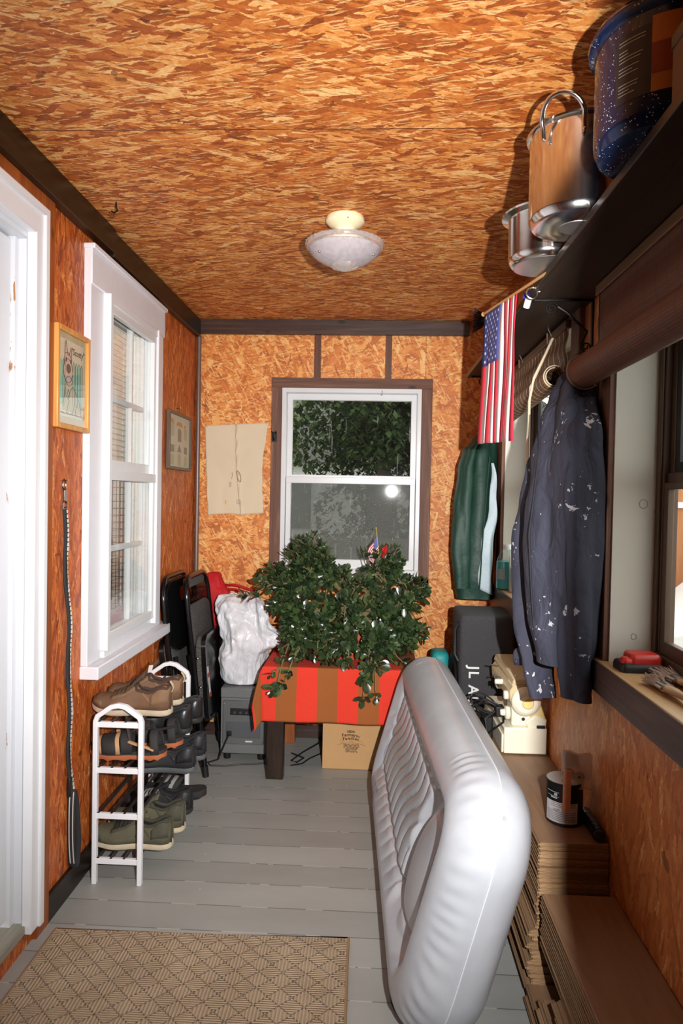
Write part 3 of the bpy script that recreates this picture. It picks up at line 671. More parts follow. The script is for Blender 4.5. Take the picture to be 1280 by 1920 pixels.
def shoe(name, label, pos, mats, L=.275, collar=.10, toe=.055, solet=.026, hwk=1.0, ang=0.0, lace=True, tongue=.03, group=None, tab=None, high=0.0, stripe=None, pitch=0.0):
    """toe points at the wall (-x); pos = middle of heel bottom"""
    c, s_ = cos(ang), sin(ang); cp, sp = cos(pitch), sin(pitch)
    def W(p):
        X, Y, Z = p; X2 = X*cp-Z*sp; Z2 = X*sp+Z*cp
        return (pos[0]-X2*c-Y*s_, pos[1]+Y*c-X2*s_, pos[2]+Z2)
    hw = lambda t: hwk*interp([0, .12, .4, .68, .85, 1], [.030, .036, .033, .047, .040, .024], t)*(1-abs(2*t-1)**14)**.5
    spring = lambda t: .016*max(0, (t-.72)/.28)**2
    o = thing(name, label, 'shoe', W((L/2, 0, 0)), group)
    n = 44
    def outline(sc, z):
        r = []
        for i in range(n):
            a = 2*pi*i/n; t = .5-.5*cos(a); y = hw(min(max(t, .002), .998))*sc
            r.append(W((L*(.5+(t-.5)*(1+(sc-1)*.35)), (y if sin(a) >= 0 else -y)+.004*sin(t*pi*1.3), z+spring(t))))
        return r
    MB().rings([outline(.93, 0), outline(1.05, solet*.2), outline(1.08, solet*.6), outline(1.03, solet)]).build('sole', mats['sole'], o)
    H = lambda t: interp([0, .08, .28, .46, .60, .76, .90, 1.0], [collar*.90, collar, collar*.74+high, collar*.92+high, collar*.70, toe*.98, toe*.86, toe*.35], t)
    OP = (.05, .43)
    def up(t, ph, k=1.0):
        w_ = max(hw(min(max(t, .004), .996)), .004)*k; z0 = solet*.85
        sn = max(0, sin(ph))**(.62+.30*interp([.15, .5, .75, .9], [0, 1, .8, .2], t)); lean = .86+.14*cos(ph)**2
        return W((L*t, w_*cos(ph)*1.03*(1.0-.12*sin(ph)*(t < .5)) + .004*sin(t*pi*1.3), z0+spring(t)+H(t)*sn*k*lean))
    nt, ns = 34, 21; vs = []; keep = []
    for i in range(nt):
        for j in range(ns): vs.append(up(i/(nt-1), pi*j/(ns-1)))
    fs = []
    for i in range(nt-1):
        for j in range(ns-1):
            tm = (i+.5)/(nt-1); jm = (j+.5)/(ns-1)
            if OP[0] < tm < OP[1] and .27 < jm < .73: continue
            fs.append((i*ns+j, (i+1)*ns+j, (i+1)*ns+j+1, i*ns+j+1))
    upr = MB().add(vs, fs).build('upper', mats['upper'], o, solid=.004)
    ov = mats.get('overlay')
    if ov:
        on = lambda t, ph, k=1.035: V(up(t, ph, k))
        MB().grid(lambda u, v: tuple(on(.84+.155*u, pi*(.02+.96*v)*1.0)+V((0, 0, -.020*(1-u)*sin(pi*v)**2))), 8, 17).build('toe_cap', ov, upr, solid=.003)
        for sd in (0, 1):
            q_ = lambda a: a if sd == 0 else 1-a
            MB().grid(lambda u, v: tuple(on(.0+.24*u, pi*q_(.03+(.40-.28*u)*v))), 9, 7).build('heel_counter', ov, upr, solid=.003)
            MB().grid(lambda u, v: tuple(on(.44+.30*u, pi*q_(.24+.11*v-.04*u))), 9, 4).build('eyelet_stay', ov, upr, solid=.003)
            MB().grid(lambda u, v: tuple(on(.26+.20*u, pi*q_(.05+.30*u+.07*v))), 9, 4).build('side_panel', ov, upr, solid=.003)
    def lin(u, v):
        t = OP[0]-.01+(OP[1]-OP[0]+.06)*u; ph = pi*(.27+.46*v)
        a = V(up(t, pi*.27, .97)); e = V(up(t, pi*.73, .97)); m = a.lerp(e, v)
        dep = (collar*.62+high*.6)*(1-(2*v-1)**4)*(1-(2*u-1)**6)
        return tuple(m-V((0, 0, dep)))
    MB().grid(lin, 16, 13).build('lining', mats['lining'], o)
    rim = [up(OP[0]+(OP[1]-OP[0])*i/14, pi*.27) for i in range(15)]+[up(OP[1]+.015, pi*(.27+.46*k/5)) for k in range(1, 5)]+[up(OP[1]-(OP[1]-OP[0])*i/14, pi*.73) for i in range(15)]+[up(OP[0]-.01, pi*(.73-.46*k/5)) for k in range(1, 5)]
    MB().tube(rim, .0062, 8, closed=True).build('collar', mats.get('collar', mats['upper']), o)
    if tongue:
        def tg(u, v):
            p = V(up(.60-.18*u, pi*(.33+.34*v), .99)); bk = .022*u*u
            q = V(W((0, 0, 0))); dirx = V(W((-1, 0, 0)))-q
            return tuple(p+V((0, 0, (tongue+.012)*u*u+.006*(1-(2*v-1)**2)*u))+dirx*bk)
        MB().grid(tg, 10, 9).build('tongue', mats.get('tongue', mats['upper']), upr, solid=.006)
    if lace:
        b = MB()
        for k in range(5):
            t = .50+.05*k
            b.tube([tuple(V(up(t+.02*sgn*(q-.5), pi*(.27+.46*q), 1.06))+V((0, 0, .003))) for q in [i/8 for i in range(9)] for sgn in (1,)], .0026, 6)
            b.tube([tuple(V(up(t-.03*(q-.5), pi*(.27+.46*q), 1.06))+V((0, 0, .005))) for q in [i/8 for i in range(9)]], .0024, 6)
        if lace == 'bow':
            for sg in (1, -1):
                b.tube([tuple(V(up(.5, pi*.5))+V((0, .0, .006))+V((sg*.005-.022*sin(a)*.4, -.02*sg*abs(sin(a/2)), -.045*sin(a/2)+.012*sin(a))) ) for a in [i*pi/8 for i in range(15)]], .0018, 6)
                b.tube([tuple(V(up(.5, pi*.5))+V((sg*.02*q, -.035*q, .006-.06*q*q))) for q in [i/6 for i in range(7)]], .0018, 6)
        b.build('laces', mats.get('lace', mats['lining']), upr)
    if tab:
        MB().grid(lambda u, v: tuple(V(up(.02, pi*(.36+.28*v), 1.03))+V((0, 0, .0)) + (V(W((-.012*sin(u*pi), 0, .02-.045*u)))-V(W((0, 0, 0))))), 8, 5).build('heel_tab', tab, upr, solid=.003)
    if stripe:
        for sg in ((.02, .12), ):
            MB().grid(lambda u, v: tuple(V(up(.05+.22*u, pi*(1-(.12+.26*(1-u)*.6+.06*v))))+V((0, 0, .001))) , 10, 3).build('side_stripe', stripe, upr, solid=.002)
            MB().grid(lambda u, v: tuple(V(up(.05+.22*u, pi*(.12+.26*(1-u)*.6+.06*v)))+V((0, 0, .001))) , 10, 3).build('side_stripe', stripe, upr, solid=.002)
    return o
def leather(name, col, rough=.6, bump=.0008, bs=90): return plain(name, col, rough, var=.22, vs=24, bump=bump, bs=bs)
m_lin = plain('dark_lining', sr(40, 34, 32), .9); m_lace = plain('brown_lace', sr(92, 68, 50), .9)
br = dict(upper=leather('brown_suede', sr(108, 78, 56), .75), sole=leather('beige_sole', sr(190, 172, 148), .7), lining=m_lin, collar=leather('brown_padding', sr(70, 50, 40), .85), tongue=leather('brown_tongue', sr(82, 60, 48), .85), lace=m_lace, overlay=leather('light_brown_suede', sr(124, 94, 68), .8))
tb = plain('beige_loop', sr(186, 164, 136), .8)
tp = levels[3]+.0085
g = 'shoes on the white rack'
s1 = shoe('walking_shoe', 'brown suede walking shoe nearest on the top shelf of the rack', (-.700, 2.375, tp), br, L=.28, collar=.096, high=.004, tab=tb, group=g)
s2 = shoe('walking_shoe', 'brown suede walking shoe with a white size label on its tongue, on the top shelf', (-.695, 2.500, tp), br, L=.28, collar=.096, high=.008, tab=tb, group=g, tongue=.042)
lab = MB().prism([(-.5, -.5), (.5, -.5), (.5, .5), (-.5, .5)], lambda a, b_, d: plane_map((-.808, 2.468, tp+.135), (.018, -.012, .004), (.006, -.002, .028))((a, b_, d*2000)), 0, .0012).build('size_label', plain('white_label', sr(232, 230, 226), .7), s2, smooth=False)
bk = dict(upper=leather('black_leather', sr(36, 36, 38), .3, .0005), sole=leather('black_sole', sr(44, 42, 40), .6), lining=plain('black_lining', sr(20, 20, 21), .9), lace=plain('black_lace', sr(18, 18, 18), .8), collar=leather('black_padding', sr(48, 48, 50), .5))
t2 = levels[2]+.0085
shoe('leather_shoe', 'black leather ankle shoe on the second shelf, the one nearer the camera', (-.700, 2.645, t2), bk, L=.275, collar=.100, high=.008, group=g, lace=False, tongue=.006)
shoe('leather_shoe', 'black leather ankle shoe on the second shelf at the far end of the rack', (-.690, 2.772, t2), bk, L=.275, collar=.100, high=.008, group=g, lace=False, tongue=.006)
ds = dict(upper=leather('charcoal_mesh', sr(40, 41, 44), .8), sole=leather('grey_sole', sr(92, 93, 95), .6), lining=bk['lining'], lace=bk['lace'], overlay=leather('black_synthetic', sr(30, 31, 34), .55))
t3 = levels[1]+.0085
shoe('sneaker', 'charcoal sneaker with grey sole on the third shelf, nearer of the two', (-.685, 2.655, t3), ds, L=.29, collar=.10, tongue=.008, group=g)
shoe('sneaker', 'charcoal sneaker with grey sole on the third shelf, at the far end', (-.675, 2.785, t3), ds, L=.29, collar=.105, tongue=.008, group=g)
ol = dict(upper=leather('olive_suede', sr(92, 88, 68), .85), sole=leather('cream_sole', sr(206, 190, 162), .7), lining=bk['lining'], lace=plain('dark_lace', sr(38, 36, 32), .8), collar=leather('olive_padding', sr(66, 64, 52), .85), overlay=leather('dark_olive', sr(76, 74, 60), .8))
t4 = levels[0]+.0085
m_str = plain('grey_stripe', sr(140, 142, 158), .5)
shoe('sneaker', 'olive sneaker with cream sole nearest on the bottom shelf', (-.690, 2.372, t4), ol, L=.285, collar=.098, lace='bow', stripe=m_str, tongue=.008, group=g)
shoe('sneaker', 'olive sneaker with cream sole second on the bottom shelf, behind its mate', (-.680, 2.495, t4), ol, L=.285, collar=.104, lace='bow', stripe=m_str, tongue=.008, group=g)
sw = dict(upper=leather('black_mesh', sr(32, 32, 33), .8), sole=bk['sole'], lining=bk['lining'], lace=plain('grey_lace', sr(170, 166, 160), .8), overlay=leather('black_synthetic', sr(30, 31, 34), .55))
m_red = plain('white_red_stripe', sr(196, 150, 148), .6)
shoe('sneaker', 'black sneaker with pale laces and red white stripe, third on the bottom shelf', (-.690, 2.635, t4), sw, L=.27, collar=.09, stripe=m_red, tongue=.008, group=g)
# sport slide at the back of the bottom shelf and the two trekking sandals
def sandal(name, label, pos, sole_m, bed_m, straps, L=.275, group=None, slide=False):
    hw = lambda t: interp([0, .12, .4, .68, .85, 1], [.032, .038, .034, .047, .040, .026], t)*(1-abs(2*t-1)**14)**.5
    W = lambda p: (pos[0]-p[0], pos[1]+p[1], pos[2]+p[2]+.004)
    spring = lambda t: .014*max(0, (t-.72)/.28)**2+.006*max(0, (.25-t)/.25)
    o = thing(name, label, 'sandal', W((L/2, 0, 0)), group)
    n = 44
    def outline(sc, z):
        r = []
        for i in range(n):
            a = 2*pi*i/n; t = .5-.5*cos(a); y = hw(min(max(t, .002), .998))*sc
            r.append(W((L*t, (y if sin(a) >= 0 else -y), z+spring(t)+(.0035*sin(t*60) if z < .006 else 0))))
        return r
    MB().rings([outline(.96, 0), outline(1.06, .006), outline(1.05, .018)]).build('outsole', sole_m, o)
    MB().rings([outline(1.06, .018), outline(1.04, .028), outline(.9, .030), outline(.5, .027)]).build('footbed', bed_m, o)
    for (ta, tb_, h, m) in straps:
        MB().grid(lambda u, v: W((L*lerp(ta, tb_, u)+.02*sin(v*pi)*(-1 if slide else .6), hw(lerp(ta, tb_, u))*1.05*cos(v*pi), .022+h*max(0, sin(v*pi))**.6)), 6, 17).build('strap', m, o, solid=.005)
    return o
m_or = plain('rust_rubber', sr(176, 98, 60), .7); m_bed = plain('black_footbed', sr(44, 42, 40), .75); m_tan = leather('tan_leather', sr(186, 146, 104), .7); m_ns = plain('neoprene', sr(44, 42, 42), .8); m_cb = plain('charcoal_band', sr(66, 62, 58), .8)
stp = [(.60, .78, .052, m_ns), (.78, .84, .046, m_tan), (.40, .54, .066, m_ns), (.55, .60, .060, m_tan), (.06, .16, .075, m_ns)]
sd = sandal('trekking_sandal', 'black and tan trekking sandal with rust sole, nearest on the second shelf', (-.715, 2.370, t2), m_or, m_bed, stp, group=g)
b = MB()
b.tube([(-.715-.275*t, 2.370-.040+.003, t2+.03+h) for t, h in ((.12, .012), (.22, .022), (.34, .03), (.45, .04))], .011, 8, flat=.4); b.build('ankle_strap', m_tan, sd)
b = MB(); b.tube([(-.715-.275*.42, 2.37-.03, t2+.05), (-.715-.275*.50, 2.36, t2+.115), (-.715-.275*.56, 2.40, t2+.135)], .014, 8, flat=.35); b.build('loose_strap', m_cb, sd)
sd = sandal('trekking_sandal', 'black and tan trekking sandal with rust sole, behind its mate on the second shelf', (-.690, 2.490, t2), m_or, m_bed, stp, group=g)
b = MB(); b.tube([(-.69-.275*t, 2.49-.040, t2+.03+h) for t, h in ((.06, .06), (.2, .05), (.34, .04), (.45, .05))], .011, 8, flat=.4); b.build('ankle_strap', m_ns, sd)
sandal('slide_sandal', 'black slide sandal with pale striped strap at the far end of the bottom shelf', (-.668, 2.775, t4), m_bed, m_bed, [(.42, .72, .05, m_ns), (.50, .56, .054, plain('pale_stripe', sr(150, 148, 142), .7)), (.62, .66, .053, plain('pale_stripe', (0, 0, 0)))], group=g, slide=True)
# ------------------------------------------------------------------ folding chairs leaning on the left wall
def fabric_dots():
    t = NT('dotted_chair_fabric'); o = t.obj()
    v = t.n('TexVoronoi', {'Vector': o, 'Scale': 260.0}).outputs['Distance']
    c = t.mix(t.math('GREATER_THAN', v, .45), sr(30, 30, 31), sr(92, 90, 88))
    t.bsdf(c, .9, 0, t.bump(v, .0006)); return t.m
M_cf = fabric_dots()
def chair(label, foot, y0, tilt, flip, W=.44, H=.95):
    o = thing('folding_chair', label, 'folding chair', (foot, y0+W/2, 0), 'folding chairs by the corner')
    ct, st = cos(tilt), sin(tilt); sg = -1 if flip else 1
    P = lambda a, b, c=0.0: (foot-b*st+sg*c*ct, y0+a, b*ct+sg*c*st+.004)
    def U(ins, b0, top, c, r, r2=.10):
        pts = [P(ins, b0, c)]+[P(ins, b0+(top-r2-b0)*k/6, c) for k in range(1, 7)]
        pts += [P(ins+r2*(1-cos(q)), top-r2+r2*sin(q), c) for q in [pi/2*k/8 for k in range(1, 9)]]
        pts += [P(W-ins-r2*(1-cos(q)), top-r2+r2*sin(q), c) for q in [pi/2*k/8 for k in range(8, 0, -1)]]
        pts += [P(W-ins, top-r2, c), P(W-ins, b0, c)]
        return MB().tube(pts, r, 10)
    fr_ = U(0.0, .02, H, 0, .0125).build('frame', M_blackgloss, o)
    for a in (.028, W-.028):
        lg = MB().tube([P(a, .06, -.012), P(a, .58, -.022)], .011, 10).build('rear_leg', M_blackgloss, o)
        MB().tube([P(a, .038, -.012), P(a, .09, -.012)], .0155, 12).build('foot_cap', M_black, lg)
    for a in (0, W): MB().tube([P(a, -.002, 0), P(a, .05, 0)], .0155, 12).build('foot_cap', M_black, fr_)
    for z in (.20, .31):
        MB().tube([P(.03, z, -.018), P(W-.03, z, -.018)], .008, 8).build('crossbar', M_blackgloss, o)
    MB().tube([P(0, .26, 0), P(W, .26, 0)], .009, 8).build('stretcher', M_blackgloss, o)
    # backrest: shell with a hand hole near the top, padded on the front
    def rr(x0, x1, z0, z1, r, n=6):
        pts = []
        for cx, cz, a0 in ((x1-r, z1-r, 0), (x0+r, z1-r, pi/2), (x0+r, z0+r, pi), (x1-r, z0+r, 3*pi/2)):
            pts += [(cx+r*cos(a0+pi/2*k/n), cz+r*sin(a0+pi/2*k/n)) for k in range(n+1)]
        return pts
    bow = lambda a: -.030*(1-((a-W/2)/(W/2))**2)
    outer = rr(.012, W-.012, .60, H-.012, .085); inner = rr(W/2-.07, W/2+.07, H-.125, H-.055, .03)
    b = MB(); k = len(outer)
    def ringv(poly, c): return [P(a, z, c+bow(a)) for a, z in poly]
    b.rings([ringv(inner, -.012), ringv(outer, -.012), ringv(outer, .004), ringv(inner, .004), ringv(inner, -.012)], cap=False)
    br_ = b.build('backrest', M_blackgloss, o)
    pad = rr(.024, W-.024, .61, H-.14, .05); b = MB()
    mid = lambda f: [(W/2+(a-W/2)*f, .70+(z-.70)*f) for a, z in pad]
    b.rings([ringv(pad, .004), ringv(pad, .014), ringv(mid(.9), .022), ringv(mid(.5), .024), ringv(mid(.1), .024)])
    b.build('back_pad', M_cf, br_)
    pad = rr(.05, W-.05, H-.055, H-.018, .018)
    MB().rings([ringv(pad, .004), ringv(pad, .012)]).build('top_pad', M_cf, br_)
    # folded seat: underside to the front, cushion to the rear
    sp = rr(.03, W-.03, .24, .66, .06)
    S = lambda poly, c: [P(a, z, c+(z-.24)*.06) for a, z in poly]
    ins = lambda f: [(W/2+(a-W/2)*f, .45+(z-.45)*f) for a, z in sp]
    MB().rings([S(sp, .012), S(sp, .034), S(ins(.93), .034), S(ins(.9), .026), S(ins(.05), .026)]).build('seat', M_blackgloss, o); se_ = bpy.context.scene.objects[-1] if False else COL.objects[-1]
    MB().rings([S(ins(.97), .012), S(ins(.98), -.012), S(ins(.88), -.024), S(ins(.4), -.027), S(ins(.05), -.027)]).build('seat_cushion', M_cf, se_)
    for a in (.02, W-.02):
        for z in (.42, .56): MB().ball(P(a, z, .016), .007, 8).build('rivet', M_steel, se_)
    return o, P
tl = radians(9)
c1, P1 = chair('black folding chair against the left wall, its dotted seat cushion facing the room', -.868, 3.115, radians(6.4), True, W=.42)
c2, P2 = chair('black folding chair with glossy seat underside and white sticker facing the room', -.772, 3.195, radians(7.0), False, W=.41)
MB().rings([[P2(.07+q*.03, .36+z, .041) for q, z in ((0, 0), (1, 0), (1, .22), (0, .22))], [P2(.07+q*.03, .36+z, .0418) for q, z in ((0, 0), (1, 0), (1, .22), (0, .22))]]).build('warning_label', plain('label_white', sr(214, 208, 202), .6), c2, smooth=False)
b = MB()
for z in (.355, .45, .555): b.rings([[P2(.068+q*.034, z+w, .0422) for q, w in ((0, 0), (1, 0), (1, .022), (0, .022))], [P2(.068+q*.034, z+w, .0428) for q, w in ((0, 0), (1, 0), (1, .022), (0, .022))]])
b.build('heading_print', plain('label_red', sr(168, 60, 50), .6), c2, smooth=False)

# ------------------------------------------------------------------ grey speaker cabinet, seen from the rear
A = thing('bass_speaker', 'grey powered bass speaker turned with its rear panel to the room under the white bag', 'speaker', (-.635, 3.56, 0))
M_gcab = plain('grey_cabinet', sr(112, 114, 114), .55, bump=.0004, bs=300); M_gpan = plain('grey_amp_panel', sr(98, 100, 100), .5); M_gdk = plain('dark_grey_lip', sr(62, 64, 66), .5)
ax0, ax1, ay0, ay1, az = -.752, -.518, 3.41, 3.75, .372
MB().box(ax0, ax1, ay0, ay1, .035, az-.02).build('cabinet', M_gcab, A, bevel=.004)
MB().box(ax0-.002, ax1+.002, ay0-.006, ay1, az-.055, az).build('top_lid', M_gcab, A, bevel=.008)
MB().box(ax0+.012, ax1-.012, ay0-.010, ay0+.004, .085, az-.065).build('rear_panel', M_gpan, A, bevel=.004)
MB().box(ax0+.03, ax1-.03, ay0-.013, ay0-.006, .12, .20).build('inner_panel', plain('amp_inner', sr(86, 88, 92), .5), A, bevel=.003)
cs_ = MB().box(ax0+.05, ax1-.06, ay0-.014, ay0-.008, .235, .27).build('control_strip', M_black, A, bevel=.004)
for k in (0, 1, 2):
    MB().lathe([(.008, 0), (.008, -.012), (.006, -.014), (0, -.014)], (ax0+.075+.03*k, ay0-.013, .252), 16, 'y').build('knob', M_gdk, cs_)
MB().box(ax0+.13, ax0+.165, ay0-.0145, ay0-.012, .10, .107).build('serial_sticker', plain('sticker', sr(222, 222, 220), .5), A, smooth=False)
for x in (ax0+.03, ax1-.03):
    for y in (ay0+.03, ay1-.03): MB().lathe([(.016, 0), (.018, .006), (.016, .036)], (x, y, .001), 16).build('foot', M_black, A)
for i, (x, z) in enumerate(((ax0+.018, az-.08), (ax1-.018, az-.08), (ax0+.018, .10), (ax1-.018, .10))): MB().ball((x, ay0-.0105, z), .004, 8).build('screw', M_steel, A)
MB().box(ax0+.035, ax0+.06, ay0-.022, ay0-.01, .13, .155).build('power_socket', M_black, A, bevel=.003)
cord = MB().tube([(ax0+.047, ay0-.026, .142), (ax0+.045, ay0-.05, .13), (ax0+.02, ay0-.05, .07), (ax0-.0, ay0-.045, .02), (ax0-.05, ay0-.055, .006), (ax0-.03, ay0-.09, .006), (ax0+.05, ay0-.085, .006), (ax0+.12, ay0-.06, .006), (ax0+.19, ay0-.05, .006), (ax0+.28, ay0-.02, .006)], .0042, 8)
o = cord.build('power_cord', M_black, None); tag(o, 'black power cord lying in front of the grey speaker', 'cord')

# red bag and white plastic bag on top of the cabinet
def blob(levels, nseg, wob, drop):
    """levels: (z, x0, x1, y0, y1)"""
    b = MB(); rs = []
    for k in range(len(levels)):
        z, x0, x1, y0, y1 = levels[k]; r = []
        for i in range(nseg):
            a = 2*pi*i/nseg; ca, sa = cos(a), sin(a)
            ex = 2/2.7; cx = abs(ca)**ex*(1 if ca >= 0 else -1); sx = abs(sa)**ex*(1 if sa >= 0 else -1)
            x = (x0+x1)/2+(x1-x0)/2*cx; y = (y0+y1)/2+(y1-y0)/2*sx
            w = wob*(N(x*9+3, y*9, z*7)+1.1*(.35-abs(N(x*17+y*9, y*17, z*6+x*5)))+.35*abs(N(x*34, y*34, z*20))-.25)*drop(k)
            r.append((x+cx*w, y+sx*w, z+.4*w))
        rs.append(r)
    return b.rings(rs)
def lv(tab, n=26):
    out = []
    for i in range(n):
        t = i/(n-1); z = tab[0][0]+(tab[-1][0]-tab[0][0])*t
        out.append((z,)+tuple(interp([q[0] for q in tab], [q[j] for q in tab], z) for j in (1, 2, 3, 4)))
    return out
def vinylbag():
    t = NT('white_plastic_bag'); o = t.obj()
    w = t.noise(t.scalev(o, (16, 16, 7)), 1.0, 4, .6, 1.5); pk = t.noise(o, 9, 2)
    c = t.mix(t.math('MULTIPLY', t.math('GREATER_THAN', pk, .68), .4), t.ramp(w, [(.3, sr(218, 218, 224)), (.7, sr(246, 246, 250))]), sr(240, 190, 196))
    p = t.bsdf(c, .32, 0, t.bump(w, .012, .8), **{'Subsurface Weight': .15}); return t.m
M_bag = vinylbag()
wb = thing('plastic_bag', 'full white plastic bag sitting on the grey speaker', 'bag', (-.66, 3.52, az))
tab = [(.376, -.752, -.57, 3.435, 3.59), (.40, -.758, -.55, 3.42, 3.60), (.46, -.762, -.548, 3.415, 3.605), (.535, -.764, -.545, 3.41, 3.605), (.585, -.766, -.466, 3.41, 3.605), (.63, -.782, -.468, 3.41, 3.605), (.70, -.806, -.525, 3.43, 3.60), (.77, -.816, -.56, 3.46, 3.60), (.815, -.785, -.60, 3.48, 3.59), (.835, -.735, -.64, 3.50, 3.57)]
L_ = lv(tab, 60)
blob(L_, 120, .035, lambda k: min(1, k/3)).build('bag_body', M_bag, wb, sub=1)
b = MB()
for sx in (-1, 1):
    b.grid(lambda u, v: (-.69+sx*.03+.012*sin(u*7)+.016*(v-.5), 3.535+sx*.01+.01*cos(u*5), .825+.012*sin(u*pi)), 10, 3)
b.build('knotted_handles', M_bag, wb, solid=.002)
M_redc = plain('red_tote_fabric', sr(196, 26, 34), .75, var=.2, vs=18, bump=.004, bs=26)
rb = thing('tote_bag', 'red fabric tote bag squeezed behind the chairs and the white plastic bag', 'bag', (-.78, 3.69, az))
tab = [(.374, -.75, -.56, 3.66, 3.745), (.5, -.86, -.60, 3.65, 3.755), (.65, -.915, -.66, 3.65, 3.755), (.80, -.935, -.765, 3.64, 3.755), (.87, -.935, -.80, 3.645, 3.75), (.915, -.92, -.83, 3.66, 3.74), (.925, -.90, -.85, 3.68, 3.72)]
blob(lv(tab, 30), 56, .035, lambda k: min(1, k/3)).build('bag_body', M_redc, rb, sub=1)
for q, dz in ((0, 0), (1, -.022)):
    MB().grid(lambda u, v: (-.80+u*.17, 3.70-.05*sin(u*pi)-.01*q, .852+dz+.022*sin(u*pi*1.0)-.035*u+(v-.5)*.014), 16, 3).build('handle', M_redc, rb, solid=.003)

# ------------------------------------------------------------------ low table, cloth, jade plant
T = thing('side_table', 'low dark wooden table under the red striped cloth', 'table', (-.13, 3.45, 0))
M_leg = wood('table_dark', (sr(24, 16, 12), sr(44, 30, 22), sr(74, 52, 38)), 2, .3)
M_leg_lit = wood('table_flash_lit', (sr(120, 62, 26), sr(158, 88, 42), sr(180, 110, 60)), 2, .35)  # rear legs: flash light painted in as a lighter copy of the wood
tx0, tx1, ty0, ty1, tz = -.485, .205, 3.195, 3.735, .54
MB().box(tx0-.012, tx1+.012, ty0-.012, ty1+.012, tz-.03, tz).build('table_top', M_leg, T, bevel=.004)
for x in (tx0, tx1-.08):
    for y in (ty0, ty1-.06):
        MB().box(x, x+.082, y, y+.055, 0, tz-.03).build('leg', M_leg if y == ty0 else M_leg_lit, T, bevel=.003)
MB().box(tx0+.01, tx1-.01, ty0+.008, ty0+.03, tz-.11, tz-.03).box(tx0+.01, tx1-.01, ty1-.03, ty1-.008, tz-.11, tz-.03).box(tx0+.01, tx0+.03, ty0+.03, ty1-.03, tz-.11, tz-.03).box(tx1-.03, tx1-.01, ty0+.03, ty1-.03, tz-.11, tz-.03).build('apron', M_leg, T, bevel=.002)
def clothmat():
    t = NT('striped_cloth')
    at = t.n('Attribute', attribute_name='weave'); s = t.xyz(at.outputs['Vector'])
    f = t.math('FRACT', t.math('DIVIDE', t.math('ADD', s[0], .438), .193))
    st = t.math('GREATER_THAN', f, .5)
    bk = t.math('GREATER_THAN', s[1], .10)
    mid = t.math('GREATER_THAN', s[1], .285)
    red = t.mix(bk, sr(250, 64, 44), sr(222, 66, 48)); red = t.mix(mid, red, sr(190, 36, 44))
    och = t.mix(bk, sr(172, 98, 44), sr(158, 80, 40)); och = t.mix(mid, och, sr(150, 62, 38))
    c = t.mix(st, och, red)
    n = t.noise(t.scalev(at.outputs['Vector'], (500, 60, 1)), 1.0, 3, .7)
    c = t.mix(t.math('MULTIPLY', n, .25), c, (.12, .03, .01))
    th = t.math('SINE', t.math('MULTIPLY', s[1], 2600))
    t.bsdf(c, .9, 0, t.bump(t.math('ADD', n, t.math('MULTIPLY', th, .3)), .0008)); return t.m
CL = MB(); wv = []
cx0, cx1, cy0, cy1 = tx0-.015, tx1+.015, ty0-.016, 3.70
na, nb = 92, 84
a0, a1, b0, b1 = cx0-.15, cx1+.10, cy0-.262, cy1
for i in range(na):
    for j in range(nb):
        a = lerp(a0, a1, i/(na-1)); bb = lerp(b0, b1, j/(nb-1))
        dx = cx0-a if a < cx0 else (a-cx1 if a > cx1 else 0); dy = cy0-bb if bb < cy0 else 0
        sx = -1 if a < cx0 else 1
        r = sqrt(dx*dx+dy*dy)
        x = min(max(a, cx0), cx1); y = max(bb, cy0); z = tz+.004+.001*N(a*8, bb*8)
        if r > 0:
            k = min(1, r/.03); ux, uy = dx/r, dy/r
            fold = .010*sin(a*17+2.0)*min(1, r/.2)*(1 if dy > dx else .3) + .012*N(a*6, 3)*min(1, r/.15)
            out = .010*k+.05*r*(1+2.6*(2*ux*uy)**2)*(1+.8*ux*ux)
            x += sx*ux*out+(.0 if dy > 0 else 0); y -= uy*(out+fold); x += sx*ux*fold
            z -= max(0, r-.006)*(.985)
        CL.v.append((x, y, z)); wv.append((a, bb-cy0, 0))
for i in range(na-1):
    for j in range(nb-1): CL.f.append((i*nb+j, (i+1)*nb+j, (i+1)*nb+j+1, i*nb+j+1))
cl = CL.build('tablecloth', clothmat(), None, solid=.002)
at = cl.data.attributes.new('weave', 'FLOAT_VECTOR', 'POINT')
for i, q in enumerate(wv): at.data[i].vector = q
tag(cl, 'red and ochre striped cloth draped over the low table', 'tablecloth')

jp = thing('jade_plant', 'large bushy jade plant in a terracotta pot on the red striped cloth', 'plant', (-.10, 3.44, tz+.005))
M_terra = plain('terracotta', sr(206, 104, 62), .8, bump=.0005)
pc = (-.10, 3.44, tz+.006)
MB().lathe([(0, .004), (.118, .004), (.135, .028), (.131, .030), (.112, .01), (0, .009)], pc, 40).build('saucer', M_terra, jp)
MB().lathe([(.085, .008), (.118, .135), (.128, .136), (.130, .165), (.120, .165), (.112, .14), (0, .135)], pc, 40).build('pot', M_terra, jp)
MB().lathe([(.113, .146), (.06, .152), (0, .150)], pc, 24).build('soil', plain('soil', sr(52, 40, 30), .95, bump=.006, bs=60), jp)
M_bark = plain('jade_bark', sr(126, 114, 78), .8, bump=.002, bs=50); M_twig = plain('jade_twig', sr(108, 118, 66), .7)
rnd = random.Random(11)
tips = []
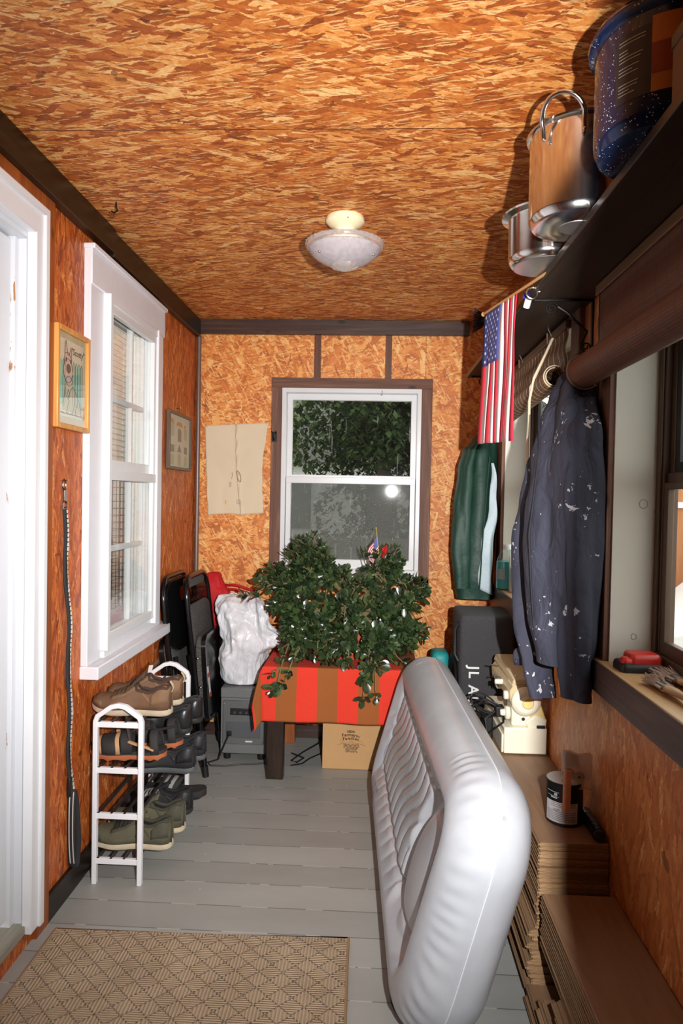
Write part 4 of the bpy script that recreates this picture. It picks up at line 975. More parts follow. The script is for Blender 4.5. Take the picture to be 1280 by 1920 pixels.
# (x, z, y, size) of branch ends; the outline of the crown
key = [(-.575, .85, 3.40), (-.545, .90, 3.42), (-.60, .80, 3.40), (-.50, .93, 3.45), (-.46, .97, 3.45), (-.55, .73, 3.38), (-.50, .68, 3.38), (-.43, 1.02, 3.48), (-.40, 1.06, 3.48), (-.33, 1.10, 3.5), (-.345, 1.04, 3.45),
       (-.28, 1.03, 3.45), (-.36, .95, 3.4), (-.44, .88, 3.38), (-.25, .98, 3.42), (-.20, .95, 3.5), (-.13, .93, 3.5), (-.50, .78, 3.34), (-.43, .74, 3.32), (-.47, .60, 3.36), (-.50, .585, 3.33), (-.40, .60, 3.32), (-.38, .68, 3.30), (-.43, .60, 3.30), (-.41, .50, 3.25), (-.45, .485, 3.22), (-.35, .62, 3.24),
       (-.34, .80, 3.32), (-.30, .88, 3.36), (-.24, .84, 3.34), (-.30, .70, 3.28), (-.27, .60, 3.25), (-.33, .60, 3.22), (-.26, .62, 3.2), (-.20, .72, 3.28), (-.22, .64, 3.25), (-.17, .60, 3.2), (-.20, .61, 3.18), (-.12, .66, 3.25), (-.13, .75, 3.3), (-.10, .60, 3.18), (-.05, .60, 3.22), (-.12, .61, 3.17), (-.05, .70, 3.28), (0, .64, 3.25), (.03, .60, 3.2), (.0, .60, 3.18), (.06, .65, 3.28), (.10, .60, 3.25), (.07, .60, 3.2), (.10, .60, 3.3), (.145, .60, 3.24),
       (-.02, .44, 3.12), (.04, .46, 3.13), (-.05, .80, 3.35), (.04, .76, 3.35), (.11, .72, 3.38), (.15, .68, 3.4), (.20, .74, 3.42), (.24, .66, 3.42), (.19, .62, 3.4), (.22, .70, 3.4), (.14, .80, 3.42),
       (.0, .93, 3.5), (.02, 1.0, 3.5), (-.03, 1.03, 3.48), (.05, 1.06, 3.5), (.09, 1.06, 3.52), (.13, 1.07, 3.52), (.11, 1.0, 3.5), (.15, 1.02, 3.52), (.06, .98, 3.48), (.20, .93, 3.45), (.25, .91, 3.45), (.28, .885, 3.45), (.22, .85, 3.42), (.17, .92, 3.5), (-.02, .90, 3.42), (.07, .89, 3.42), (-.33, .62, 3.26), (-.16, .80, 3.32), (-.37, .84, 3.32), (-.10, .86, 3.4)]
def fit(x, z, y):
    if x < -.44 and z < .86: y = min(y, 3.36)
    if z < .585: y = min(y, 3.115)
    elif z < .66: x = max(x, -.36)
    elif z < .76: x = max(x, -.40)
    elif z < .84: x = max(x, -.46)
    z = .54+(z-.54)*.965
    return V((-.13+(x+.13)*.92, y, z))
for k in key: tips.append(fit(*k))
for k in range(80):
    q = rnd.choice(key[27:62]+key[:20]); tips.append(fit(q[0]+rnd.uniform(-.05, .05), max(.6, q[1]+rnd.uniform(-.04, .07)), q[2]+rnd.uniform(.0, .18)))
wood_b = MB(); leaf = MB(); twig = MB()
def add_leaf(p, d, up, ln, wd):
    d = d.normalized(); side = d.cross(up); side = side.normalized() if side.length > .01 else frame(d)[0]; nn = side.cross(d).normalized()
    nu, nv = 6, 6
    vs = [tuple(p)]
    for i in range(1, nu):
        u = i/nu; wv_ = wd*(sin(pi*u**1.35))**.8; th = wd*.20*sin(pi*u)**.7; cup = nn*(.16*ln*u*u)
        for j in range(nv):
            a = 2*pi*j/nv; vs.append(tuple(p+d*ln*u+cup+side*wv_*cos(a)+nn*(th*sin(a)+.10*wd*cos(a)**2)))
    vs.append(tuple(p+d*ln+nn*.16*ln)); fs = []
    for j in range(nv): fs.append((0, 1+(j+1) % nv, 1+j))
    for i in range(nu-2):
        for j in range(nv): fs.append((1+i*nv+j, 1+i*nv+(j+1) % nv, 1+(i+1)*nv+(j+1) % nv, 1+(i+1)*nv+j))
    e = len(vs)-1
    for j in range(nv): fs.append((1+(nu-2)*nv+j, 1+(nu-2)*nv+(j+1) % nv, e))
    leaf.add(vs, fs)
base = [V((-.13, 3.44, tz+.155)), V((-.08, 3.43, tz+.155)), V((-.11, 3.46, tz+.155)), V((-.05, 3.45, tz+.155))]
hubs = [V((-.30, 3.42, .86)), V((-.36, 3.38, .74)), V((-.18, 3.40, .90)), V((-.02, 3.42, .86)), V((.08, 3.46, .90)), V((-.12, 3.34, .78)), V((.05, 3.36, .76)), V((.14, 3.43, .80)), V((-.27, 3.32, .66)), V((-.13, 3.27, .67)), V((.03, 3.28, .65)), V((-.37, 3.36, .66)), V((.10, 3.34, .66))]
def bez(a, c1, c2, b, n):
    return [a*(1-t)**3+c1*3*t*(1-t)**2+c2*3*t*t*(1-t)+b*t**3 for t in [i/n for i in range(n+1)]]
for i, h in enumerate(hubs):
    s0 = base[i % 4]; pts = bez(s0, s0+V((rnd.uniform(-.02, .02), 0, .12)), h.lerp(s0, .3)+V((0, 0, .06)), h, 10)
    wood_b.tube(pts, [.017-.008*k/10 for k in range(11)], 9)
for tp_ in tips:
    h = min(hubs, key=lambda q: (q-tp_).length*(1 if q.z > tp_.z-.1 else 1.5))
    droop = V((0, -.02, .05 if tp_.z < h.z else .0))
    mid = h.lerp(tp_, .5)+droop+V((rnd.uniform(-.02, .02), rnd.uniform(-.02, .02), rnd.uniform(0, .03)))
    pts = bez(h, h.lerp(mid, .6)+droop*.5, mid.lerp(tp_, .4)+droop, tp_, 9)
    (twig if rnd.random() < .6 else wood_b).tube(pts, [.0058-.003*k/9 for k in range(10)], 6)
    shoots = []
    ctr = V((-.12, 3.48, .74)); od = (tp_-ctr); od.y *= 1.5; od = od.normalized()
    end = (pts[9]-pts[7]).normalized()
    for k in range(4):
        if k == 0: p, d0 = pts[9], (end*.5+od*.8+V((0, 0, .15)))
        else:
            f = 9-k*1.7*rnd.uniform(.7, 1.1); i = max(0, min(8, int(f))); p = pts[i].lerp(pts[i+1], f-i)
            d0 = od*.6+V((rnd.gauss(0, .8), rnd.gauss(-.35, .6), rnd.gauss(.1, .7)))
        shoots.append((p, d0.normalized(), rnd.uniform(.035, .065)))
    for p, d, ln_ in shoots:
        q_ = p+d*ln_*.6+V((rnd.uniform(-.008, .008), 0, rnd.uniform(-.004, .01))); e_ = p+d*ln_+V((0, 0, .004))
        if e_.y > 3.14 and e_.z < tz+.03: continue
        twig.tube([p, q_, e_], [.0032, .0027, .002], 5)
        dd0 = (e_-q_).normalized(); sx, sy = frame(dd0); npair = max(3, int(ln_/.0125))
        for k in range(npair):
            b0_ = e_.lerp(p, .92*k/npair); aa = (k % 2)*pi/2+rnd.uniform(-.35, .35)
            for sg in (0, pi):
                o_ = sx*cos(aa+sg)+sy*sin(aa+sg)
                dd = dd0*(1.3 if k == 0 else .55)+o_*1.0+V((0, 0, rnd.uniform(-.25, .3)))
                sz = (.026 if k == 0 else .045)*rnd.uniform(.75, 1.3)
                tipp = b0_+dd.normalized()*sz
                if tipp.y > 3.14 and tipp.z < tz+.014: continue
                if tipp.y > 3.735: continue
                add_leaf(b0_, dd, dd0+V((0, -.2, .3)), sz, sz*rnd.uniform(.25, .31))
wood_b.v, wood_b.f = wood_b.v, wood_b.f
wood_b.add(twig.v, twig.f); wood_b.build('branches', M_bark, jp)
def leafmat():
    t = NT('jade_leaf'); o = t.obj(); g = t.n('NewGeometry')
    n = t.noise(o, 22, 2); r = g.outputs['Random Per Island']
    x = t.math('ADD', t.math('MULTIPLY', n, .5), t.math('MULTIPLY', r, .5))
    c = t.ramp(x, [(.2, sr(28, 42, 26)), (.55, sr(50, 70, 40)), (.85, sr(84, 104, 58))])
    t.bsdf(c, .26, 0, None, **{'Subsurface Weight': .04, 'Specular IOR Level': .55}); return t.m
leaf.build('leaves', leafmat(), jp, ang=60, kind='stuff')

# ------------------------------------------------------------------ flags
M_fr = plain('flag_red', sr(206, 44, 66), .8, var=.05); M_fw = plain('flag_white', sr(236, 232, 234), .8, var=.03); M_fb = plain('flag_blue', sr(66, 78, 148), .8, var=.06)
def flag(root, F, hoist, fly, thick, stars=True, nsub=4):
    """F(h,f,d): h along the hoist from the top stripe, f along the fly"""
    R, Wt, Bl, St = MB(), MB(), MB(), MB()
    for k in range(13):
        b = R if k % 2 == 0 else Wt; h0, h1 = k/13, (k+1)/13; f0 = .40 if k < 7 else 0.0
        b.grid(lambda u, v: F(lerp(h0, h1, u), lerp(f0, 1, v), 0), 3, 30)
    Bl.grid(lambda u, v: F(u*7/13, v*.40, 0), 12, 14)
    R.build('red_stripes', M_fr, root, solid=thick); Wt.build('white_stripes', M_fw, root, solid=thick); Bl.build('canton', M_fb, root, solid=thick)
    for sd in (1, -1):
        for r in range(9):
            for c in range(6 if r % 2 == 0 else 5):
                hc = 7/13*(r+1)/10; fc = .40*((c*2+1)+(0 if r % 2 == 0 else 1))/12
                vs = []
                for q in range(10):
                    rr_ = .0165 if q % 2 == 0 else .0066; a = pi/2+q*pi/5
                    vs.append(F(hc+rr_*cos(a)*fly/hoist, fc+rr_*sin(a), sd*(thick*.5+.0006)))
                St.add(vs+[F(hc, fc, sd*(thick*.5+.0006))], [(q, (q+1) % 10, 10) for q in range(10)])
    St.build('stars', M_fw, root, smooth=False)
fg = thing('hanging_flag', 'stars and stripes flag hanging from a stick at the shelf edge', 'flag', (.40, 2.25, 1.98))
p0, p1 = V((.462, 1.84, 1.962)), V((.372, 2.43, 1.998))
M_dowel = plain('dowel', sr(196, 150, 96), .5)
MB().tube([p0, p1], .0045, 8).ball(tuple(p1), .008, 8).build('stick', M_dowel, fg)
def F1(h, f, d):
    # hoist runs along the stick from its far end, fly hangs down
    p = p1.lerp(p0, .03+h*.53); dn = f*.445
    w = (.006*sin(h*11+f*1.2)+.003*sin(h*23-f*2))*min(1, f*3+.15)*.9
    sl = -.020*f*(1-h)-.012*f
    return (p.x+w-d+sl*.2, p.y+.004*sin(f*9)+.035*f*(1-h)*1.2+.03*f*(1-h), p.z-.004-dn)
flag(fg, F1, .313, .445, .0012)
fs2 = thing('stick_flag', 'tiny stars and stripes flag on a gold stick stuck in the jade plant', 'flag', (.03, 3.49, .9))
q0, q1 = V((.06, 3.50, .80)), V((.017, 3.49, 1.192))
MB().tube([q0, q1], .0017, 6).ball(tuple(q1), .004, 8).build('stick', plain('gold_stick', sr(206, 176, 84), .4), fs2)
def F2(h, f, d):
    p = q1.lerp(q0, .09+h*.26)
    return (p.x-f*.045+.004*sin(f*6+h*3), p.y-d-.012*sin(f*7+h*4)*f, p.z-f*.085)
flag(fs2, F2, .10, .11, .0008)
b = MB().grid(lambda u, v: (.050+.022*u, 3.475+.01*sin(v*4+u*3), 1.088-.05*v+.02*u), 8, 8)
o = b.build('red_ribbon', plain('red_ribbon', sr(214, 28, 40), .6), None, solid=.003); tag(o, 'small red ribbon tucked among the jade leaves beside the tiny flag', 'ribbon')

# ------------------------------------------------------------------ cardboard box under the table, cables
B = thing('cardboard_box', 'brown cardboard food box standing under the table', 'box', (-.08, 3.5, 0))
M_card = plain('cardboard', sr(202, 158, 108), .85, var=.06)
bx0, bx1, by0, by1, bz = -.228, .085, 3.345, 3.60, .30
MB().box(bx0, bx1, by0, by1, .001, bz).build('carton', M_card, B, bevel=.003)
M_print = plain('brown_print', sr(72, 42, 20), .8); M_printl = plain('light_brown_print', sr(168, 118, 70), .85)
cxb = -.085
def put(mb, body, size, x, z, **k):
    vs, fs = text_geo(body, size, .0003, **k); mb.add(vs, fs, plane_map((x, by0-.0006, z), (1, 0, 0), (0, 0, 1)))
def arc_text(mb, body, size, xc, zc, R_, **k):
    tot = 0; ws = []
    for ch in body:
        wch = size*{'i': .30, 'l': .30, 'r': .42, 't': .4, 'm': .88, 's': .50, 'F': .58}.get(ch, .58); ws.append(wch); tot += wch
    a = -tot/2
    for ch, wch in zip(body, ws):
        th = (a+wch/2)/R_; a += wch
        vs, fs = text_geo(ch, size, .0003, bold=.0006)
        mb.add(vs, fs, plane_map((xc+R_*sin(th), by0-.0006, zc-R_*(1-cos(th))), (cos(th), 0, -sin(th)), (sin(th), 0, cos(th))))
b = MB(); put(b, 'USDA', .0150, cxb-.003, .190, bold=.0006); arc_text(b, 'Farmers', .0205, cxb-.008, .174, .16); put(b, 'to', .0105, cxb+.037, .166, bold=.0004); arc_text(b, 'Families', .0205, cxb-.003, .156, .2)
b.build('box_lettering', M_print, B, smooth=False)
b = MB(); put(b, 'FOOD', .025, cxb, .117, bold=.0018, spacing=1.12); put(b, 'BOX', .025, cxb, .096, bold=.0018, spacing=1.12); b.build('box_lettering', M_print, B, smooth=False)
b = MB()
for s_, z in (('FOOD', .117), ('BOX', .096)):
    vs, fs = text_geo(s_, .025, .0003, spacing=1.12, bold=-.0004); b.add(vs, fs, plane_map((cxb, by0-.0014, z), (1, 0, 0), (0, 0, 1)))
b.build('lettering_fill', plain('lettering_tan', sr(226, 190, 146), .8), B, smooth=False)
b = MB(); b.tube([(cxb+.07*t, by0-.0004, .134-.012*t*t) for t in [i/10-1 for i in range(21)]], .0011, 5)
for x, w_, h in ((-.05, .008, .022), (-.04, .006, .014), (.0, .016, .010), (.045, .016, .012)):
    b.tube([(cxb+x-w_/2, by0-.0004, .131), (cxb+x-w_/2, by0-.0004, .131+h*.8), (cxb+x, by0-.0004, .135+h*.8), (cxb+x+w_/2, by0-.0004, .131+h*.8), (cxb+x+w_/2, by0-.0004, .131)], .0008, 5)
b.build('farm_drawing', M_printl, B)
o = MB().tube([(-.40, 3.52, .006), (-.33, 3.46, .006), (-.36, 3.40, .006), (-.39, 3.42, .006), (-.34, 3.50, .02), (-.26, 3.56, .05), (-.24, 3.62, .06)], .0038, 8).build('cable', M_black); tag(o, 'black cable looping up behind the table leg beside the cardboard box', 'cable')
o = MB().tube([(-.385, 3.36, .005), (-.33, 3.39, .005), (-.30, 3.46, .005), (-.25, 3.53, .005), (-.236, 3.62, .02)], .0035, 8).build('cable', M_black); tag(o, 'black cable lying flat on the floor between table leg and cardboard box', 'cable')

# ------------------------------------------------------------------ air mattress standing on its side
def vinyl():
    t = NT('pearl_grey_vinyl'); o = t.obj(); n = t.noise(o, 5, 3)
    c = t.ramp(n, [(.3, sr(168, 171, 178)), (.7, sr(184, 188, 194))])
    t.bsdf(c, .33, 0, t.bump(t.noise(o, 30, 2), .0008), **{'Coat Weight': .25, 'Coat Roughness': .2}); return t.m
M_vin = vinyl()
AM = thing('air_mattress', 'grey white inflatable mattress standing on its long side in the middle of the floor', 'mattress', (.2, 2.4, 0))
LY0, LY1, HM, RT = 1.545, 3.115, .685, .108
lean = radians(15.5)
def AMP(u, v, w):
    """u metres from the near end, v up the slant, w towards the room side"""
    y = LY0+u; xb = .172-.042*(y-1.73)
    return (xb+(v-RT)*sin(lean)-w*cos(lean), y, RT+(v-RT)*cos(lean)+w*sin(lean)*.9)
LN = LY1-LY0
def sdf(u, v):
    rc = .20; cx, cy = LN/2, HM/2
    qx, qy = abs(u-cx)-(LN/2-rc), abs(v-cy)-(HM/2-rc)
    return min(max(qx, qy), 0)+sqrt(max(qx, 0)**2+max(qy, 0)**2)-rc
PX0, PX1, PV0, PV1 = .20, LN-.17, .19, HM-.175
def pillow(u, v):
    # long oval head rest at the near end
    a = (u-.33)/.25; b_ = (v-HM*.49)/.165
    return a*a+b_*b_
def height(u, v):
    d = -sdf(u, v)
    if d <= 0: return 0
    if d < RT*2: ring = sqrt(max(0, RT*RT-(RT-d)**2))
    else: ring = 0
    # inner field
    fi = min(1, max(0, (d-RT)/.070))
    ph = (u+.62*(v-HM*.5)-.045*sin((v-PV0)/(PV1-PV0)*2*pi))/.088
    rib = .066+.016*abs(sin(pi*ph))**.45
    uc = .285-.30*(v-.33); a_ = (u-uc)/.175; b_ = (v-.335)/.20; p = a_*a_+b_*b_
    if p < 1: pil = .052+.045*(1-p)**.5
    else: pil = .052
    k = min(1, max(0, (1.75-p)/.35)) if u < uc+.32 else 0
    rib = rib*(1-k)+pil*k
    edge_ = exp(-((d-RT*1.62)/.010)**2)*.026
    h = ring*(1-fi)+rib*fi if d < RT*2 else rib
    if d < RT: h = ring
    # radial wrinkles near the rounded ends
    wr = 0
    if d < .09 and (u < .30 or u > LN-.26): 
        ang = atan2(v-HM/2, (u-.3)); wr = .0028*sin(ang*46+N(u*5, v*5)*3)*exp(-((d-.018)/.022)**2)
    return h-edge_+wr
b = MB(); nu_, nv_ = 300, 150
def face(sg):
    def fn(i, j):
        # mesh lines follow the rounded outline: square grid pulled onto it
        u = LN*(.5-.5*cos(pi*i)*1.0) if False else LN*(.5+.5*math.copysign(1-(1-abs(2*i-1))**1.35, 2*i-1)); v = HM*(.5+.5*math.copysign(1-(1-abs(2*j-1))**1.5, 2*j-1))
        s = sdf(u, v)
        if s > 0:
            rc = .20; cx = rc if u < LN/2 else LN-rc; cy = rc if v < HM/2 else HM-rc
            L_ = sqrt((u-cx)**2+(v-cy)**2); u = cx+(u-cx)*rc/L_; v = cy+(v-cy)*rc/L_; s = 0
        h = height(u, v) if sg > 0 else sqrt(max(0, RT*RT-max(0, RT-(-s))**2))
        return AMP(u, v, sg*h)
    return fn
b.grid(face(1), nu_, nv_); b.grid(face(-1), 120, 60)
b.build('inflated_body', M_vin, AM, ang=70)
def oline(k, n=160):
    pts = []; rc = .20
    per = []
    for cx, cy, a0 in ((LN-rc, HM-rc, 0), (rc, HM-rc, pi/2), (rc, rc, pi), (LN-rc, rc, 3*pi/2)):
        for q in range(9): per.append((cx+(rc+k)*cos(a0+pi/2*q/8), cy+(rc+k)*sin(a0+pi/2*q/8)))
    return per
MB().tube([AMP(u, v, 0) for u, v in oline(.001)], .0022, 6, closed=True).build('welded_seam', plain('seam_vinyl', sr(212, 213, 220), .4), AM)
M_band = plain('painted_shade_brown', sr(58, 52, 46), .7)
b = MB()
b.grid(lambda i, j: AMP(.16+(LN-.32)*i, RT-(RT+.002)*cos((.12+.50*j)*pi/2) , (RT+.0015)*sin((.12+.50*j)*pi/2)), 40, 8); b.build('underside_shade_strip', M_band, AM)  # dark strip draws in the mattress's shadow line at the floor
b = MB(); 
lp = lambda i, j, o_: AMP(LN-.17-.20*i, .062+.060*j+.012*i, height(LN-.17-.20*i, .062+.060*j+.012*i)+o_)
b.grid(lambda i, j: lp(i, j, .0012), 12, 8); b.build('warning_print', plain('pale_print', sr(176, 176, 184), .4), AM)
b = MB()
for k in range(10):
    b.tube([lp(i, .06+k*.098, .0016) for i in [.04+.92*q/24 for q in range(25)]], .0010, 4)
b.build('warning_lettering', plain('grey_print', sr(112, 104, 112), .6), AM)
# ------------------------------------------------------------------ stacks of floor planks along the right wall
def plankmat():
    t = NT('plank_laminate'); o = t.obj(); s = t.xyz(o); rn = t.n('ObjectInfo').outputs['Random']
    v = t.n('VectorMath', {0: t.scalev(o, (16, 1.6, 16)), 1: t.vec(t.math('MULTIPLY', rn, 40), 0, 0)}, operation='ADD').outputs[0]
    g = t.noise(v, 1.0, 5, .6, 1.0)
    c = t.ramp(g, [(.25, sr(128, 96, 70)), (.5, sr(156, 122, 92)), (.75, sr(176, 144, 112))])
    gm = t.xyz(t.n('NewGeometry').outputs['Normal'])
    side = t.math('LESS_THAN', t.math('ABSOLUTE', gm[2]), .6)
    core = t.ramp(t.noise(t.scalev(o, (40, 40, 500)), 1.0, 2), [(.3, sr(140, 106, 74)), (.7, sr(196, 160, 118))])
    c = t.mix(side, c, core); c = t.mix(t.math('MULTIPLY', rn, .35), c, (.09, .05, .03))
    t.bsdf(c, .5, 0, t.bump(g, .0005)); return t.m
M_plank = plankmat()
TH = .0108
pb = MB()
# a tongue on one long edge, a chamfered face edge on the other
prof = [(-.092, .0006), (.0915, .0006), (.092, .004), (.088, .004), (.088, .0065), (.092, .0065), (.092, .0092), (.0905, .0104), (-.0905, .0104), (-.092, .0092), (-.092, .0068), (-.0965, .0068), (-.0965, .0036), (-.092, .0036)]
pb.prism(prof, lambda a, b, d: (a, d, b), 0, 1.13)
p0 = pb.build('floor_plank', M_plank, None, smooth=False)
rnd = random.Random(5)
spots = []
for k in range(40):
    z = k*TH
    off = 0 if z > .19 else -.022
    spots.append((.560+off+rnd.uniform(-.006, .006)*(1.6 if z < .3 else .9), 1.832+rnd.uniform(-.004, .006), z, 'tall'))
for k in range(30):
    z = k*TH
    if z < .175: x = .530+rnd.uniform(-.006, .008)+(.012 if k > 8 else 0); y1 = (1.815, 1.70, 1.56, 1.60)[min(3, k//5)] if k < 16 else 1.6
    else: x = .556+rnd.uniform(-.004, .005); y1 = 1.785+rnd.uniform(-.006, .004)
    spots.append((min(x, .5555), min(1.822, y1+rnd.uniform(-.01, .01))-1.13, z, 'low'))
for i, (x, y, z, kk) in enumerate(spots):
    o = p0 if i == 0 else p0.copy()
    if i: COL.objects.link(o)
    o.location = (min(x, .5575), y, z)
    if kk == 'tall':
        tag(o, 'brown laminate floor plank in the taller stack under the sewing machine', 'floor plank', 'planks in the taller stack')
    else:
        tag(o, 'brown laminate floor plank in the lower stack nearest the camera', 'floor plank', 'planks in the lower stack')
spots_top = 40*TH
st = max(0.0, 39*TH+.0104)   # top face of the taller stack

# ------------------------------------------------------------------ sewing machine
S = thing('sewing_machine', 'cream sewing machine standing on the taller plank stack', 'sewing machine', (.565, 2.65, st))
M_sm = plain('sewing_cream', sr(240, 234, 212), .3, var=.03); M_smb = plain('sewing_beige', sr(206, 186, 146), .35, var=.05); M_smy = plain('sewing_yellow', sr(232, 210, 138), .35, var=.04)
z0 = st+.001
b = MB(); b.box(.486, .638, 2.462, 2.86, z0+.004, z0+.098); b.build('base', M_sm, S, bevel=.004)
MB().box(.479, .486, 2.47, 2.855, z0+.004, z0+.072).build('base_side_lid', M_sm, S, bevel=.003)
b = MB(); b.rings([[(x, y, z) for x, y in ((.515, 2.48), (.598, 2.48), (.598, 2.57), (.515, 2.57))] for z in (z0+.098, z0+.262)]); b.build('column', M_sm, S, bevel=.008, seg=3)
# arm: cream lower body, beige top cover
arm = lambda y: [(.508, y, z0+.185), (.602, y, z0+.185), (.606, y, z0+.225), (.596, y, z0+.250), (.520, y, z0+.250), (.504, y, z0+.225)]
MB().rings([arm(2.476), arm(2.56), arm(2.84), arm(2.855)]).build('arm', M_smb, S, bevel=.004)
top = lambda y, h: [(.512, y, z0+.25), (.602, y, z0+.25), (.596, y, z0+h), (.520, y, z0+h)]
MB().rings([top(2.474, .272), top(2.60, .276), top(2.855, .276)]).build('top_cover', M_smb, S, bevel=.006)
MB().rings([[(.518, y, z) for y, z in ((2.80, z0+.098+.045), (2.85, z0+.098+.045), (2.85, z0+.20), (2.79, z0+.20))], [(.59, y, z) for y, z in ((2.80, z0+.098+.045), (2.85, z0+.098+.045), (2.85, z0+.20), (2.79, z0+.20))]]).build('needle_head', M_sm, S, bevel=.006)
MB().tube([(.555, 2.825, z0+.145), (.555, 2.825, z0+.104)], .003, 8).box(.545, .565, 2.815, 2.84, z0+.1, z0+.106).build('needle_bar', M_steel, S)
hx, hz = .562, z0+.193
MB().lathe([(0, -.034), (.022, -.034), (.024, -.030), (.036, -.030), (.040, -.027), (.050, -.020), (.053, -.012), (.052, -.004), (.044, 0)], (hx, 2.476, hz), 40, 'y', wob=lambda i, th: .006*cos(th*40)*(i in (5, 6))).build('handwheel', M_sm, S); hw_ = COL.objects[-1]
MB().lathe([(0, -.038), (.018, -.038), (.021, -.034), (.021, -.03)], (hx+.002, 2.476, hz), 28, 'y').build('wheel_hub', M_smy, hw_)
MB().prism([(.575, .222), (.618, .178), (.640, .120), (.632, .104), (.588, .128), (.566, .15)], lambda a, b_, d: (a, d, z0+b_), 2.472, 2.53).build('belt_cover', M_smy, S, bevel=.005)
MB().prism([(.598, .145), (.640, .128), (.634, .088), (.575, .092), (.560, .118)], lambda a, b_, d: (a, d, z0+b_), 2.468, 2.56).build('motor_cover', M_sm, S, bevel=.006)
MB().box(.602, .632, 2.464, 2.47, z0+.088, z0+.108).build('rocker_switch', M_black, S, bevel=.002)
MB().lathe([(.0065, 0), (.0065, -.004), (0, -.004)], (.556, 2.48, z0+.126), 16, 'y').build('end_screw', M_steel, S)
for y, z, r, l, m in ((2.52, .200, .016, .020, M_sm), (2.505, .140, .024, .018, M_sm), (2.505, .140, .012, .034, M_sm), (2.62, .222, .010, .035, M_sm)):
    MB().lathe([(r*.9, 0), (r, -l*.3), (r, -l*.8), (r*.8, -l), (0, -l)], (.512, y, z0+z), 24, 'x', wob=lambda i, th: .03*cos(th*18)).build('dial', m, S)
MB().lathe([(.020, 0), (.020, -.003), (.008, -.004), (.008, -.010), (.020, -.011), (.020, -.014), (0, -.016)], (.508, 2.66, z0+.21), 24, 'x').tube([(.50, 2.64, z0+.235), (.478, 2.645, z0+.24), (.474, 2.66, z0+.23)], .002, 6).tube([(.505, 2.70, z0+.262), (.470, 2.70, z0+.268)], .0025, 6).build('thread_tension', M_steel, S)
MB().ball((.53, 2.50, z0+.277), .003, 8).ball((.57, 2.50, z0+.277), .003, 8).ball((.56, 2.82, z0+.278), .003, 8).build('cover_screw', M_steel, S)
MB().box(.468, .500, 2.535, 2.575, z0+.112, z0+.150).build('power_plug', M_black, S, bevel=.004)
cd = MB(); rnd = random.Random(3)
for k in range(6):
    cx_, cz_ = .445+rnd.uniform(-.012, .012), z0+.135+rnd.uniform(-.012, .012); r1, r2 = rnd.uniform(.035, .055), rnd.uniform(.02, .034); ph = rnd.uniform(0, 6)
    cd.tube([(cx_+r1*cos(a), 2.57+.03*sin(a*1.0+ph)+k*.006, max(z0+.02, cz_-.25*r1*cos(a)+r2*sin(a))) for a in [i*pi/12 for i in range(24)]], .0034, 7, closed=True)
cd.tube([(.47, 2.55, z0+.13), (.43, 2.55, z0+.10), (.44, 2.53, z0+.05), (.49, 2.50, z0+.105), (.50, 2.54, z0+.12)], .0036, 7)
o = cd.build('power_cord_bundle', M_black, S)
b = MB().box(.43, .47, 2.59, 2.66, z0+.0, z0+.1)
b.build('foot_pedal', M_black, S, bevel=.008)

# ------------------------------------------------------------------ paint can with packet and stirring stick, roller
C_ = thing('paint_can', 'black paint can with grey label on the taller plank stack', 'paint can', (.566, 1.975, st))
cc = (.566, 1.975, st); r = .051
M_can = plain('black_can', sr(26, 30, 32), .35); M_tin = plain('tin_lid', sr(190, 188, 184), .45, .2)
MB().lathe([(r*.96, 0), (r*1.02, .003), (r*1.02, .006), (r, .009), (r, .112), (r*1.03, .114), (r*1.03, .12), (r*.98, .121), (r*.97, .10), (0, .10)], cc, 48).build('can_body', M_can, C_)
MB().lathe([(r*.98, .121), (r*.93, .1215), (r*.90, .116), (r*.80, .116), (r*.78, .119), (r*.6, .119), (0, .119)], cc, 48).build('lid', M_tin, C_)
def onc(a0, a1, z0_, z1_, rr_):
    return lambda u, v: (cc[0]+rr_*cos(lerp(a0, a1, u)), cc[1]+rr_*sin(lerp(a0, a1, u)), cc[2]+lerp(z0_, z1_, v))
MB().grid(onc(radians(-172), radians(-62), .010, .068, r+.0006), 24, 2).build('label', plain('can_label', sr(210, 208, 210), .55), C_)
M_lt = plain('label_text', sr(120, 116, 118), .6)
b = MB()
for k in range(11):
    if k in (3, 4): continue
    b.grid(onc(radians(-165 if k > 4 else -150), radians(-68-(k*7 % 5)), .064-k*.0048, .0655-k*.0048, r+.001), 16, 2)
b.grid(onc(radians(-140), radians(-118), .047, .0485, r+.001), 8, 2); b.grid(onc(radians(-142), radians(-122), .043, .045, r+.001), 8, 2)
b.build('label_lines', M_lt, C_)
b = MB(); b.grid(onc(radians(-165), radians(-122), .094, .0955, r+.001), 12, 2); b.grid(onc(radians(-165), radians(-122), .082, .0832, r+.001), 12, 2); b.grid(onc(radians(-150), radians(-128), .077, .0805, r+.001), 12, 2); b.grid(onc(radians(-138), radians(-128), .085, .092, r+.001), 12, 2)
b.build('band_print', plain('band_print', sr(196, 200, 202), .5), C_)
stq = MB().box(-.011, .011, -.0015, .0015, -.058, .060, M=lambda p: (.556+p[0]+.002*p[2], 1.918+p[1]-p[2]*.02, st+.105+p[2]))
o = stq.build('paper_strip', plain('red_tan_card', sr(232, 158, 122), .8, vs=60, var=.22), None, bevel=.0004); tag(o, 'orange paper strip hanging over the front of the paint can', 'strip')
K = thing('packet', 'clear plastic packet with round felt pads lying on the paint can lid', 'packet', (.575, 1.955, st+.12))
pz = st+.127
def filmmat():
    t = NT('clear_film'); a = t.n('BsdfTransparent', {0: (.96, .94, .92, 1)}); d = t.n('BsdfPrincipled', {'Base Color': (.75, .70, .67, 1), 'Roughness': .15})
    m = t.n('MixShader', {0: .34, 1: a.outputs[0], 2: d.outputs[0]}); t.t.links.new(m.outputs[0], t.out.inputs[0]); return t.m
